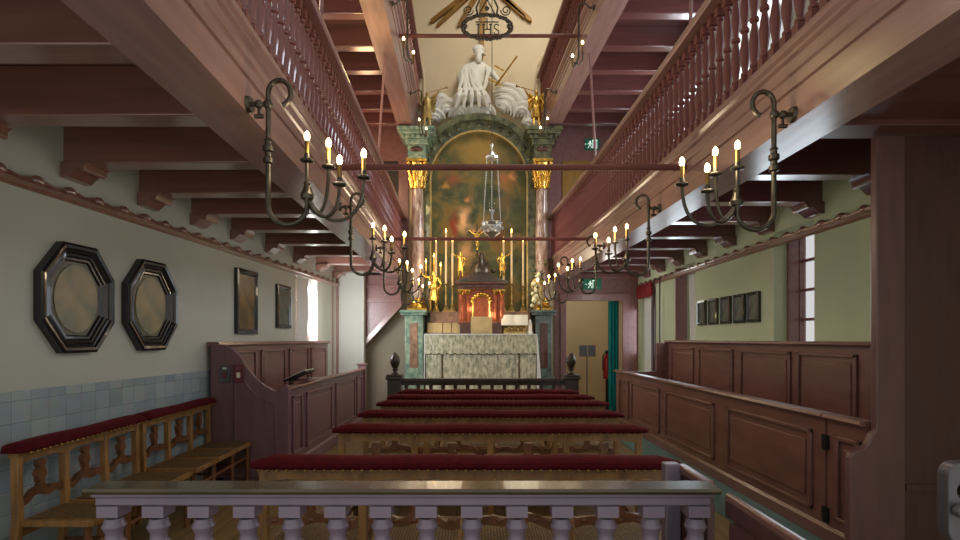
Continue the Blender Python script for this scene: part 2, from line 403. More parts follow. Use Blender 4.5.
# ------------------------------------------------------------------ galleries
def stations(y0, y1, n=14): return [y0+(y1-y0)*i/n for i in range(n+1)]
def baluster_mesh(h):
    q = .028
    b = MB(); b.box(-q,q,-q,q,0,.075*h/.72)
    P = [(.016,.075),(.026,.085),(.026,.1),(.016,.11),(.022,.15),(.029,.2),(.03,.235),(.025,.28),(.018,.33),(.016,.345),(.027,.355),(.027,.372),(.016,.385),
         (.019,.42),(.026,.47),(.027,.505),(.022,.55),(.015,.60),(.014,.615),(.025,.625),(.025,.645),(.016,.655)]
    b.lathe([(r, z*h/.72) for r, z in P], 10)
    b.box(-q,q,-q,q,.65*h/.72,h)
    return b
BAL = baluster_mesh(.72)
def joist(b, side, path, X, y, w, z0, z1):
    x0 = path(y)+side*.1; x1 = X(y)+side*.02
    b.box(x0, x1, y-w/2, y+w/2, z0, z1)
def gallery(label, side, path, X, y0, y1, zb, joists, bal0, pitch, lean, paint, bpaint, rpaint, corbels=True, grp=None, jpaint=None):
    g = thing('gallery', label, 'gallery', (path(y0), y0, zb), grp)
    ys = stations(y0, y1)
    P = [(0,0),(0,.155),(.014,.16),(.014,.178),(0,.183),(0,.245),(-.012,.255),(-.012,.275),(0,.285),(0,.325),(-.018,.337),(-.018,.355),(-.035,.37),(-.035,.40),(-.015,.415),(-.015,.43),
         (.14,.43),(.14,.33),(.27,.33),(.27,0)]
    P = [(u-(lean*min(1, z/.43) if u < .1 else 0), z) for u, z in P]
    b = MB(); b.sweep(P, path, ys, side, zb); b.build('girder', paint, g, angle=25)
    d = MB(); n = len(ys); vs = []; fs = []
    for y in ys: vs += [(path(y)+side*.13,y,zb+.365),(X(y),y,zb+.365),(X(y),y,zb+.425),(path(y)+side*.13,y,zb+.425)]
    for i in range(n-1):
        for q in range(4): fs.append((i*4+q, i*4+(q+1)%4, (i+1)*4+(q+1)%4, (i+1)*4+q))
    fs += [(0,1,2,3), tuple((n-1)*4+q for q in range(4))]
    d.add(vs, fs); d.build('deck', M['board'], g, smooth=False)
    for (y, w) in joists:
        b = MB(); joist(b, side, path, X, y, w, zb+.10, zb+.37); b.build('joist', jpaint, g, bevel=.008)
        if corbels:
            s = -side; x = X(y); c = MB()
            pts = [(0,.01),(.05,.015),(.08,.04),(.11,.06),(.13,.055),(.15,.06),(.16,.08),(.17,.09),(.19,.1),(0,.1)]
            c.prism([(x+s*u, zb-.02+z*1.2) for u, z in pts], 'y', y-w/2-.03, y+w/2+.03); 
            c.tube([(x+s*.14,y-w/2-.035,zb+.06),(x+s*.14,y+w/2+.035,zb+.06)], .02, 8)
            c.build('corbel', jpaint, g)
    if bal0 is not None:
        b = MB(); R = [(-.045,1.155),(-.055,1.175),(-.05,1.215),(-.03,1.235),(.09,1.235),(.11,1.215),(.115,1.175),(.105,1.155)]
        b.sweep([(u-lean, z) for u, z in R], path, stations(bal0, y1), side, zb); b.build('handrail', rpaint, g, angle=50)
        y = bal0; me = None
        while y < y1-.03:
            if me is None:
                o = BAL.build('baluster', bpaint, None); me = o.data; o.parent = g
            else:
                o = bpy.data.objects.new('baluster', me); COL.objects.link(o); o.parent = g
            o.location = Vector((path(y)+side*(.04-lean), y, zb+.432))-g.location
            y += pitch
    return g
JL = [(1.55,.15)]+[(y,.16) for y in (2.26,2.95,3.72,4.48,5.22,5.98,6.84,7.75,8.68,9.6)]
JR = [(y,.15) for y in (3.98,4.76,5.55,6.36,7.16,7.96,8.74,9.5)]
gl = gallery('lower gallery along the left wall, mauve balustrade and girder over dark joists', -1, GL, XL, .9, YF-.06, ZB, JL, 1.3, .112, 0, M['roselight'], M['balusterL'], M['rose'], jpaint=M['beam'])
gr = gallery('lower gallery along the right wall, maroon balusters and pale rose girder over dark joists', 1, GR, XR, .9, YF-.06, ZB, JR, 1.5, .112, 0, M['roselight'], M['baluster'], M['roselight'], jpaint=M['beamdark'])
JU = [(y,.13) for y in (3.6,4.3,5.0,5.7,6.44,7.16,7.80,8.44,9.1,9.7)]
gu = gallery('upper gallery on the left, warmly lit underside and narrow fascia at the top', -1, UL, XL, 3.0, YF-.06, ZU, JU, 4.5, .13, .1, M['roselight'], M['balusterL'], M['rose'], corbels=False, jpaint=M['beamdark'])
gv = gallery('upper gallery on the right, rose girder with brown balusters high at the top', 1, UR, XR, 3.0, YF-.06, ZU, JU, 4.5, .13, 0, M['roselight'], M['baluster'], M['rose'], corbels=False, jpaint=M['beamdark'])
# boarded soffit before the first right joist
b = MB(); b.box(GR(2)+.26, 3.0, .9, 2.96, ZB+.09, ZB+.13); b.box(GR(2)+.26,3.0,2.9,3.1,ZB+.06,ZB+.3)
struct(b, 'trim_5', M['board'], bevel=.005)
# upright hangers
def rod(label, name, cat, a, c, r, m, group=None):
    b = MB(); b.tube([a, c], r, 8); o = b.build(name, m); return tag(o, label, cat, group)
for side, path, upath, Y, lb in ((-1,GL,UL,4.12,'thin iron upright on the left balustrade, cut off by the top edge'), (-1,GL,UL,7.1,'thin iron upright standing on the left balustrade below the yellow-lit girder'),
                          (1,GR,UR,4.12,'thin iron upright on the right balustrade, cut off by the top edge'), (1,GR,UR,7.1,'thin iron upright on the right balustrade, beside the upper exit sign')):
    x = path(Y)+side*.04
    x2 = upath(Y)+side*.14
    rod(lb, 'iron_hanger', 'rod', (x,Y,ZB+1.22), (x2,Y,ZU+.02), .016, M['rose'])
def tie(label, x0, x1, Y, z, r=.024):
    b = MB(); b.tube([(x0,Y,z),(x1,Y,z)], r, 10)
    o = b.build('tie_rod', M['baluster']); return tag(o, label, 'rod')
tie('uppermost maroon tie rod between the upper galleries', UL(7.06)-.02, UR(7.06)+.05, 7.06, EYE+4.0)
tie('middle tie rod, longest of the three across the nave', GL(4.1)-.03, GR(4.1)+.03, 4.1, EYE+1.315)
tie('lowest tie rod across the nave, before the altar candles', GL(7.3)-.03, GR(7.3)+.03, 7.3, EYE+1.365)

# ------------------------------------------------------------------ chandeliers
def chandelier_parts(s, big=True):
    """local: wall plate at origin; +x*s points to the nave."""
    root = bpy.data.objects.new('bracket_chandelier', None); COL.objects.link(root)
    X = lambda u: s*u
    b = MB(); b.tube([(X(0),0,0),(X(.02),0,0)], [.042,.036], 14); b.tube([(X(.02),0,0),(X(.095),0,0)], .011, 8); b.ball((X(.055),0,0), .022, 10, 8)
    b.box(X(.05), X(.062), -.006, .006, -.06, 0); b.tube([(X(.035),0,-.058),(X(.077),0,-.058)], .011, 8)
    b.build('wall_plate', M['iron'], root)
    # pipe: crook at the top, long shaft, bend at the bottom
    px = .10
    pts = [(X(px+.055+.055*math.cos(a)),0,.055+.062*math.sin(a)) for a in [math.radians(d) for d in range(-75,181,17)]]
    pts += [(X(px),0,z) for z in (.02,-.1,-.25,-.4,-.49)]
    R = .095
    pts += [(X(px+R-R*math.cos(a)),0,-.49-R*math.sin(a)*1.0) for a in [math.radians(d) for d in range(18,180,18)]]
    pts += [(X(px+2*R),0,-.49),(X(px+2*R),0,-.43)]
    b = MB(); b.tube(pts, .0125, 10); b.ball((X(px),0,0), .024, 10, 8)
    b.build('pipe', M['iron'], root)
    b = MB(); b.lathe([(.013,-.29),(.024,-.285),(.024,-.262),(.016,-.255),(.016,-.235),(.026,-.228),(.026,-.205),(.016,-.198),(.016,-.18),(.022,-.174),(.013,-.165)], 12, (X(px),0,0))
    b.build('collar', M['iron'], root)
    hx = px+2*R
    b = MB(); b.lathe([(.006,-.47),(.03,-.46),(.034,-.44),(.022,-.42),(.014,-.395),(.02,-.385),(.008,-.37)], 12, (X(hx),0,0)); b.build('hub', M['iron'], root)
    arms = [(-.015,-.02,-.285,0), (.075,.03,-.30,1), (.15,-.05,-.41,2), (.25,.02,-.355,3)]
    for (dx, dy, zt, i) in arms:
        ex, ey = X(hx+dx+.02), dy
        a = MB(); p0 = Vector((X(hx),0,-.44)); p3 = Vector((ex,ey,zt)); low = -.55-.02*i
        p1 = Vector((X(hx+dx*.25),dy*.25,low)); p2 = Vector((ex,ey,low-.01))
        q = []
        for t in [j/14 for j in range(15)]:
            q.append(p0*(1-t)**3+p1*3*t*(1-t)**2+p2*3*t*t*(1-t)+p3*t**3)
        a.tube(q, .009, 8); ao = a.build('arm', M['iron'], root)
        d = MB(); d.lathe([(.006,-.006),(.03,.0),(.034,.008),(.03,.012),(.012,.008),(.013,.03),(.011,.04)], 14, p3); d.build('drip_pan', M['iron'], ao)
        c = MB(); c.tube([p3+Vector((0,0,.03)), p3+Vector((0,0,.10))], .0105, 10); co = c.build('candle', M['brass'], ao)
        f = MB(); f.lathe([(.006,.10),(.012,.108),(.0145,.122),(.012,.136),(.005,.146),(.001,.15)], 10, p3); f.build('bulb', M['bulb'], ao)
    return root
ORD = ['nearest', 'second', 'third', 'farthest']
CHY = {-1: [2.6,4.62,6.7,8.7], 1: [2.72,4.67,6.55,8.2]}
lamps = []
for s in (-1, 1):
    proto = None
    path = GL if s < 0 else GR
    for i, Y in enumerate(CHY[s]):
        c = chandelier_parts(-s) if proto is None else copy_tree(proto)
        proto = proto or c
        c.location = (path(Y), Y, ZB+.04)
        side = 'left' if s < 0 else 'right'
        lb = ['dark bronze bracket chandelier nearest the viewer on the %s gallery girder', 'second bronze bracket chandelier from the front on the %s gallery girder',
              'third bronze bracket chandelier from the front on the %s gallery girder', 'farthest bronze bracket chandelier on the %s gallery girder, close to the altar'][i] % side
        tag(c, lb, 'chandelier', 'bracket chandeliers on the lower galleries')
        lamps.append((path(Y)-s*.42, Y, ZB-.18))
def sconce_parts(s):
    root = bpy.data.objects.new('bracket_lamp', None); COL.objects.link(root); X = lambda u: s*u
    b = MB(); b.tube([(0,0,0),(X(.02),0,0)], .03, 10); b.tube([(X(.02),0,0),(X(.07),0,0)], .011, 8); b.build('wall_plate', M['iron'], root)
    pts = [(X(.06+.03-.03*math.cos(a)),0,.03*math.sin(a)+.0) for a in [math.radians(d) for d in range(0,91,30)]]
    pts = [(X(.06),0,0),(X(.10),0,.045),(X(.15),0,.05),(X(.18),0,.02),(X(.185),0,-.1),(X(.185),0,-.3),(X(.185),0,-.5),(X(.19),0,-.6),(X(.21),0,-.66),(X(.24),0,-.66)]
    b = MB(); b.tube(pts, .012, 8); b.build('pipe', M['iron'], root)
    for (x, y, z) in ((.15,-.06,-.52),(.25,.05,-.62)):
        a = MB(); a.tube([(X(.22),0,-.66),(X((x+.22)/2),y*.6,-.70),(X(x),y,-.66),(X(x),y,z-.04)], .008, 8); ao = a.build('arm', M['iron'], root)
        c = MB(); c.tube([(X(x),y,z-.04),(X(x),y,z+.05)], .012, 8); c.build('candle', M['brass'], ao)
        f = MB(); f.lathe([(.004,.05),(.013,.058),(.016,.07),(.012,.088),(.002,.098)], 10, (X(x),y,z)); f.build('bulb', M['bulb'], ao)
    return root
for s, path, yy in ((-1,UL,(6.3,8.6)), (1,UR,(6.38,8.56))):
    proto = None
    for i, Y in enumerate(yy):
        c = sconce_parts(-s) if proto is None else copy_tree(proto)
        proto = proto or c
        c.location = (path(Y)-s*(.05 if s < 0 else .0), Y, ZU+.17)
        side = 'left' if s < 0 else 'right'
        tag(c, ('small bracket lamp on the %s upper gallery, the nearer one at the top edge' if i == 0 else 'small bracket lamp on the %s upper gallery, the one just above the altar column') % side, 'lamp', 'bracket lamps on the upper galleries')

# ------------------------------------------------------------------ chair benches
def chair_bench(n, pitch, ext=.035):
    root = bpy.data.objects.new('chair_bench', None); COL.objects.link(root)
    Wd = n*pitch; x0 = -Wd/2
    # velvet pad with studs
    b = MB(); nx = 24; prof = [(-.075,.822),(-.085,.836),(-.08,.856),(-.05,.87),(0,.875),(.05,.87),(.08,.856),(.085,.836),(.075,.822)]
    vs = []; fs = []; m = len(prof)
    for i in range(nx+1):
        t = i/nx; x = x0-ext+(Wd+2*ext)*t; e = min(t, 1-t)*(Wd+2*ext); k = min(1, .55+.45*math.sqrt(min(1, e/.05)))
        sag = .004*math.sin(t*Wd*9)
        for (y, z) in prof: vs.append((x, y*k, .822+(z-.822)*k+sag*(z-.822)/.06))
    for i in range(nx):
        for q in range(m): fs.append((i*m+q, i*m+(q+1)%m, (i+1)*m+(q+1)%m, (i+1)*m+q))
    fs += [tuple(range(m)), tuple(nx*m+q for q in range(m))]
    b.add(vs, fs); b.cur = 1
    ns = int(Wd/.045)
    for i in range(ns):
        x = x0+Wd*(i+.5)/ns
        for sy in (-1, 1): b.ball((x, sy*.08, .819), .008, 6, 4)
    b.build('pad', [M['velvet'], M['brass']], root)
    b = MB(); b.box(x0, x0+Wd, -.03, .03, .795, .816)
    for i in range(n):   # arched top rail per seat
        a, c = x0+pitch*i+.02, x0+pitch*(i+1)-.02; mid = (a+c)/2
        pts = [(a,.80),(c,.80),(c,.742)]+[(c-(c-a)*t, .742+.024*math.sin(PI*t)+.006*math.sin(PI*3*t)) for t in (.12,.25,.38,.5,.62,.75,.88)]+[(a,.742)]
        b.prism(pts, 'y', -.016, .016)
    b.build('top_rail', M['oak'], root)
    for i in range(n+1):
        x = x0+pitch*i; x = min(max(x, x0+.02), x0+Wd-.02)
        b = MB(); w = .02; pts = [(-.02,.815,),(.022,.815),(.024,.6),(.03,.45),(.02,.3),(-.01,0),(-.05,0),(-.02,.3),(-.012,.45),(-.018,.6)]
        b.prism(pts, 'x', x-w, x+w); b.build('post', M['oak'], root, bevel=.004)
    for i in range(n):
        c = x0+pitch*(i+.5)
        b = MB()      # carved splat: scrolled outline
        half = [(.03,.745),(.034,.72),(.018,.70),(.03,.675),(.036,.65),(.02,.63),(.016,.605),(.034,.585),(.05,.565),(.055,.545)]
        b.prism([(c-u, z) for u, z in half][::-1]+[(c+u, z) for u, z in half][::1], 'y', -.014, .014)
        for sx in (-1,1):
            b.tube([(c+sx*.022,-.016,.69),(c+sx*.03,-.02,.665),(c+sx*.014,-.02,.64),(c+sx*.02,-.016,.61)], .006, 6)
        b.build('splat', M['carved'], root)
        b = MB(); a, d = x0+pitch*i+.03, x0+pitch*(i+1)-.03
        up = []; dn = []
        for k in range(13):
            t = k/12; x = a+(d-a)*t; z = .55+.014*math.sin(t*PI*4)-.012*math.cos(t*PI*2)
            up.append((x, z+.022+.006*math.cos(t*PI*8))); dn.append((x, z-.022))
        b.prism(up+dn[::-1], 'y', -.013, .013)
        for k in range(5):
            x = a+(d-a)*(k+.5)/5; b.ball((x,-.013,.555), (.018,.008,.014), 8, 6)
        b.build('carved_rail', M['carved'], root)
        a, d = x0+pitch*i+.006, x0+pitch*(i+1)-.006
        b = MB(); b.prism([(a+.02,.01),(d-.02,.01),(d,.43),(a,.43)], 'z', .395, .432); s = b.build('seat_frame', M['oak'], root, bevel=.004)
        b = MB(); b.prism([(a+.045,.04),(d-.045,.04),(d-.035,.40),(a+.035,.40)], 'z', .43, .437); b.build('cane_panel', M['cane'], s)
    for i in range(n+1):
        x = min(max(x0+pitch*i, x0+.025), x0+Wd-.025)
        b = MB(); b.lathe([(.012,0),(.018,.02),(.014,.05),(.02,.12),(.016,.17),(.022,.2),(.016,.22),(.022,.29),(.018,.34),(.024,.395)], 10, (x,.39,0)); b.build('front_leg', M['carved'], root)
        b = MB(); b.tube([(x,-.01,.2),(x,.39,.2)], .011, 8); b.build('stretcher', M['carved'], root)
    b = MB(); b.box(x0, x0+Wd, -.02, .005, .33, .40); b.build('seat_rail', M['oak'], root, bevel=.004)
    b = MB(); b.tube([(x0+.02,.39,.28),(x0+Wd-.02,.39,.28)], .012, 8); b.build('front_stretcher', M['carved'], root)
    return root
rows = [(2.68,-.07,1.0),(3.68,.07,1.01),(4.40,.09,1.02),(5.12,.12,1.04),(5.68,.115,1.03),(6.24,.10,.985)]
rlab = ['long chair bench with dark red velvet top rail, nearest the front balustrade', 'second chair bench from the front, red velvet rail and wooden posts',
        'third chair bench from the front balustrade, red velvet rail', 'fourth chair bench from the front balustrade, only its red rail showing',
        'fifth red velvet bench rail from the front, second from the communion rail', 'last red velvet bench rail, just before the dark communion rail']
proto = chair_bench(4, .515)
for i, (y, x, sc) in enumerate(rows):
    o = proto if i == 0 else copy_tree(proto)
    o.location = (x, y, 0); o.scale = (sc, 1, 1)
    tag(o, rlab[i], 'bench', 'chair benches in the nave')
wp = chair_bench(3, .386, .03)
for i, (y, lb) in enumerate(((3.575,'three-seat cane bench with red padded back, nearer one along the tiled wall'), (4.785,'three-seat cane bench with red padded back, against the tiles beside the pew'))):
    o = wp if i == 0 else copy_tree(wp)
    o.location = (-2.64-.055*i, y, 0); o.rotation_euler = (0,0,-PI/2+.045)
    tag(o, lb, 'bench', 'cane benches along the left wall')

# ------------------------------------------------------------------ front balustrade and stair railing
def fat_baluster(h):
    b = MB(); q = .038; b.box(-q,q,-q,q,h-.04,h); b.box(-q,q,-q,q,0,.07)
    P = [(.028,.07),(.04,.085),(.04,.105),(.026,.12),(.034,.2),(.048,.32),(.05,.38),(.042,.47),(.03,.56),(.026,.60),(.04,.615),(.042,.635),(.03,.65),(.028,.675),(.036,.69),(.04,.70),(.034,.712),(.03,.73)]
    b.lathe([(r, z*(h-.07)/.71) for r, z in P], 16); return b
fb = thing('balustrade', 'lilac painted balustrade with dark polished handrail across the bottom of view', 'balustrade', (-.27,1.95,0))
ZR = .93
b = MB(); b.sweep([(-.06,0),(-.066,.01),(-.06,.02),(.05,.02),(.056,.01),(.05,0)], lambda t: 0, [-1.405,.852], 1, 0)
b2 = MB(); b2.add([(v.y, 1.95+v.x, ZR-.02+v.z) for v in b.V], b.Fc); b2.build('handrail', M['darkrail'], fb)
b = MB(); b.box(-1.39,.838,1.905,1.985,.893,.91); b.box(-1.38,.828,1.915,1.975,.862,.894); b.build('frieze', M['lilac'], fb, bevel=.005)
me = None
for i in range(14):
    x = -1.33+.1625*i
    if me is None: o = fat_baluster(.762).build('baluster', M['lilac'], None); me = o.data
    else: o = bpy.data.objects.new('baluster', me); COL.objects.link(o)
    o.parent = fb; o.location = Vector((x,1.945,.10))-fb.location
b = MB(); b.box(-1.385,.84,1.9,1.99,0,.10); b.build('plinth', M['lilac'], fb, bevel=.006)
sr = thing('stair_railing', 'dark painted stair railing running from the balustrade corner to bottom right', 'railing', (.87,1.2,0))
b = MB(); b.box(.858,.885,.9,1.88,.89,.92); b.box(.845,.885,2.01,2.30,.89,.925); b.build('handrail', M['pew'], sr, bevel=.008)
b = MB(); b.box(.862,.882,.9,1.885,.835,.892); b.box(.855,.885,2.015,2.3,.02,.886); b.build('panel', M['partition'], sr, bevel=.004)
b = MB(); b.box(.785,.85,2.26,2.32,0,.93); b.build('end_post', M['lilac'], sr, bevel=.006)
me = None
for i in range(9):
    y = .98+.1*i
    if me is None: o = baluster_mesh(.815).build('baluster', M['partition'], None); me = o.data
    else: o = bpy.data.objects.new('baluster', me); COL.objects.link(o)
    o.parent = sr; o.location = Vector((.87,y,.022))-sr.location
b = MB(); b.box(.845,.895,.9,1.885,0,.022); b.build('sill', M['partition'], sr)

# ------------------------------------------------------------------ panelled pews
def panel_x(name, parent, m, X, s, y0, y1, z0, z1, ogee=False):
    """a moulded panel on a plane x=X(y) facing s"""
    b = MB(); t = .028; d = .022
    def seg(ya, yb, za, zb, dd):
        b.hexa([(X(ya),ya,za),(X(ya)+s*dd,ya,za),(X(yb)+s*dd,yb,za),(X(yb),yb,za)], [(X(ya),ya,zb),(X(ya)+s*dd,ya,zb),(X(yb)+s*dd,yb,zb),(X(yb),yb,zb)])
    seg(y0,y1,z0,z0+t,d); seg(y0,y1,z1-t,z1,d); seg(y0,y0+t*1.4,z0,z1,d); seg(y1-t*1.4,y1,z0,z1,d)
    e = .075
    seg(y0+e,y1-e,z0+e,z1-e,.012)
    return b.build(name, m, parent, bevel=.008)
# right pew, against the right wall
XF = lambda y: 2.30-.023*y
rp = thing('box_pew', 'brown panelled box pew along the right wall with raised back', 'pew', (2.5,5.6,0))
b = MB(); b.box(2.0,2.98,3.08,8.34,0,.17)
b.build('platform', M['tealpaint'], rp, bevel=.004)
def slab(b, X, s, th, y0, y1, z0, z1):
    wallseg(b, X, s, th, y0, y1, z0, z1)
b = MB(); slab(b, XF, 1, .045, 3.44, 8.28, .17, .955); b.build('front_panel', M['pew'], rp)
b = MB(); b.sweep([(-.03,0),(-.04,.012),(-.03,.03),(.07,.03),(.08,.012),(.07,0)], XF, [3.44,8.3], 1, .952); b.build('front_cap', M['pew'], rp)
b = MB(); b.sweep([(-.02,0),(-.02,.08),(0,.1),(0,0)], XF, [3.1,8.28], 1, .172); b.build('skirting', M['pew'], rp)
for (y0, y1) in ((7.62,8.1),(6.40,7.5),(4.98,6.22),(3.56,4.74)):
    panel_x('moulded_panel', rp, M['pew'], XF, -1, y0, y1, .33, .86)
# door
dr = MB(); slab(dr, XF, 1, .04, 3.09, 3.42, .19, .955); do = dr.build('door', M['pew'], rp)
panel_x('moulded_panel', do, M['pew'], XF, -1, 3.12, 3.34, .33, .86)
for z in (.34,.80):
    h = MB(); h.box(XF(3.43)-.014, XF(3.43), 3.40, 3.46, z-.045, z+.045); h.tube([(XF(3.43)-.014,3.43,z-.05),(XF(3.43)-.014,3.43,z+.05)], .01, 8); h.build('hinge', M['black'], do)
b = MB(); b.sweep([(-.03,0),(-.04,.012),(-.03,.03),(.07,.03),(.08,.012),(.07,0)], XF, [3.09,3.425], 1, .952); b.build('door_cap', M['pew'], do)
XBk = lambda y: 2.90
b = MB(); b.box(2.90,2.985,3.1,8.28,.17,1.40); b.build('back_panel', M['pew'], rp)
b = MB(); b.sweep([(-.03,0),(-.045,.015),(-.035,.04),(.09,.04),(.09,0)], XBk, [3.1,8.30], 1, 1.40); b.build('back_cap', M['pew'], rp)
for (y0, y1) in ((7.25,8.1),(6.12,7.08),(4.98,5.95),(4.10,4.88),(3.2,3.95)):
    panel_x('moulded_panel', rp, M['pew'], XBk, -1, y0, y1, .75, 1.34)
b = MB(); b.box(2.52,2.90,3.12,8.24,.58,.62); b.build('seat', M['pew'], rp, bevel=.008)
b = MB(); b.box(XF(8.25),2.985,8.24,8.29,.17,.96); b.box(2.72,2.985,8.24,8.29,.96,1.40); b.build('end_panel', M['pew'], rp, bevel=.006)
# left pew
XP = lambda y: -1.97
lp = thing('box_pew', 'mauve panelled box pew with scrolled end on the left, beside the cane benches', 'pew', (-2.3,7.2,0))
b = MB(); b.box(-1.98,-2.6,5.42,9.05,0,.06); b.build('platform', M['pewend'], lp)
b = MB(); b.box(-2.02,-1.97,5.46,9.02,.06,.94); b.build('front_panel', M['pewend'], lp)
b = MB(); b.sweep([(-.03,0),(-.04,.012),(-.03,.03),(.07,.03),(.08,.012),(.07,0)], XP, [5.40,9.02], -1, .938); b.build('front_cap', M['pew'], lp)
b = MB(); b.sweep([(-.02,0),(-.02,.09),(0,.11),(0,0)], XP, [5.46,9.02], -1, .062); b.build('skirting', M['pewend'], lp)
for (y0, y1) in ((5.60,5.92),(6.05,7.1),(7.28,8.4),(8.52,8.9)):
    panel_x('moulded_panel', lp, M['pewend'], XP, 1, y0, y1, .24, .86)
b = MB(); b.box(-1.93,-2.06,9.02,9.1,0,1.02); b.box(-1.91,-2.08,9.0,9.12,1.02,1.05); b.build('end_post', M['pewend'], lp, bevel=.006)
XBl = lambda y: XL(y)+.09
b = MB(); wallseg(b, XBl, -1, .05, 5.44, 8.9, .06, 1.39); b.build('back_panel', M['pew'], lp)
b = MB(); b.sweep([(-.03,0),(-.045,.015),(-.035,.045),(.08,.045),(.08,0)], XBl, [5.40,8.92], -1, 1.385); b.build('back_cap', M['pew'], lp)
for (y0, y1) in ((5.6,6.3),(6.42,7.15),(7.27,8.0),(8.1,8.8)):
    panel_x('moulded_panel', lp, M['pew'], XBl, 1, y0, y1, .7, 1.33)
b = MB(); b.box(-2.25,-2.56,5.5,8.9,.50,.54); b.build('seat', M['pew'], lp, bevel=.008)
# scrolled end board
pts = [(-2.72,.06),(-1.93,.06),(-1.93,.93)]
pts += [(-1.965+.035*math.cos(a), .965+.035*math.sin(a)) for a in [math.radians(d) for d in range(0,181,30)]]
pts += [(-2.02,.93),(-2.08,.94),(-2.16,.98),(-2.26,1.06),(-2.34,1.16),(-2.42,1.28),(-2.50,1.36),(-2.58,1.40),(-2.72,1.41)]
b = MB(); b.prism(pts, 'y', 5.39, 5.44); b.build('end_board', M['pewend'], lp, bevel=.008)
b = MB()
op = [(-2.46,.22),(-2.06,.22),(-2.06,.80),(-2.12,.82),(-2.22,.86),(-2.32,.96),(-2.40,1.08),(-2.46,1.14)]
cl = [(x, 5.385, z) for x, z in op]
b.tube(cl+[cl[0]], .011, 6); b.build('panel_moulding', M['pewend'], lp)
b = MB(); b.box(-2.49,-2.483,5.38,5.39,.1,1.2); b.build('joint_strip', M['pewend'], lp)
# switches
for i, (x, m, lb) in enumerate(((-2.565,M['greymetal'],'grey light switch plate on the scrolled pew end'), (-2.425,M['redbox'],'red-brown light switch plate on the scrolled pew end'))):
    b = MB(); b.box(x-.052,x+.052,5.372,5.388,1.02,1.20); o = b.build('light_switch', m, bevel=.005); tag(o, lb, 'switch')
    c = MB(); c.box(x-.018,x+.018,5.362,5.373,1.07,1.125); c.build('rocker', M['paper'] if i else M['redbox'], o, bevel=.003)
    c = MB(); c.box(x-.02,x+.02,5.369,5.373,1.155,1.175); c.build('plate_label', M['paper'] if i == 0 else M['pewend'], o)
# slanted book on pew ledge
b = MB(); R = Matrix.Rotation(math.radians(-24),3,'Y'); b.obox((-2.14,6.35,1.03),(.28,.36,.025),R); bk = tag(b.build('service_book', M['black'], bevel=.004), 'dark open book with pale page edge leaning inside the left pew', 'book')
b = MB(); b.obox((-2.14,6.35,1.047),(.25,.33,.01),R); b.build('pages', M['paper'], bk)
b = MB(); b.obox((-2.03,6.35,.985),(.09,.34,.02),Matrix.Rotation(0,3,'Y')); b.box(-2.25,-2.23,6.3,6.4,.54,.975); b.box(-2.25,-2.0,6.3,6.4,.965,.98); b.build('desk', M['pew'], lp)

# ------------------------------------------------------------------ right partition
pt = thing('partition', 'tall brown wooden partition filling the right foreground with a scrolled foot', 'partition', (2.5,3.0,0))
b = MB()
prof = [(2.085,0),(2.085,.78),(2.095,.81),(2.115,.825),(2.145,.835),(2.18,.855),(2.2,.885),(2.21,.92),(2.235,.945),(2.235,1.0),(2.235,ZB+.05),(2.40,ZB+.05),(2.40,0)]
b.prism(prof, 'y', 3.015, 3.065); b.build('end_board', M['partend'], pt, bevel=.008)
b = MB(); b.box(2.40,2.99,3.025,3.06,0,ZB+.05); b.build('board', M['partition'], pt, bevel=.004)
b = MB(); b.box(2.405,2.99,3.015,3.026,.60,.64); b.build('cross_batten', M['partition'], pt)
# grey hardware in the corner
hb = thing('hoist_bracket', 'rounded grey metal bracket with a slot and bar at lower right edge', 'bracket', (1.36,1.5,0))
def rr(cx, cz, hx, hz, r, n=5):
    o = []
    for (sx, sz, a0) in ((1,1,0),(-1,1,90),(-1,-1,180),(1,-1,270)):
        for i in range(n+1):
            a = math.radians(a0+90*i/n); o.append((cx+sx*(hx-r)+r*math.cos(a), cz+sz*(hz-r)+r*math.sin(a)))
    return o
b = MB(); outer = rr(1.415,1.0,.11,.115,.04); inner = rr(1.415,1.035,.085,.022,.02); n = len(outer)
vs = [(x,1.49,z) for x,z in outer]+[(x,1.49,z) for x,z in inner]+[(x,1.53,z) for x,z in outer]+[(x,1.53,z) for x,z in inner]
fs = []
for i in range(n):
    j = (i+1)%n; fs += [(i,j,n+j,n+i),(2*n+i,3*n+i,3*n+j,2*n+j),(i,2*n+i,2*n+j,j),(n+i,n+j,3*n+j,3*n+i)]
b.add(vs, fs); b.build('plate', M['greymetal'], hb, bevel=.004)
b = MB(); b.tube([(1.325,1.475,.985),(1.6,1.475,.985)], .016, 10); b.ball((1.325,1.475,.985), .019, 10, 8); b.build('bar', M['greymetal'], hb)
b = MB(); b.tube([(1.35,1.51,1.035),(1.52,1.51,1.035)], .014, 10); b.build('lock', M['black'], hb)
b = MB(); b.tube([(1.42,1.53,0),(1.42,1.53,.93)], .03, 12); b.lathe([(.1,0),(.1,.015),(.03,.03)], 16, (1.42,1.53,0)); b.build('stand', M['greymetal'], hb)

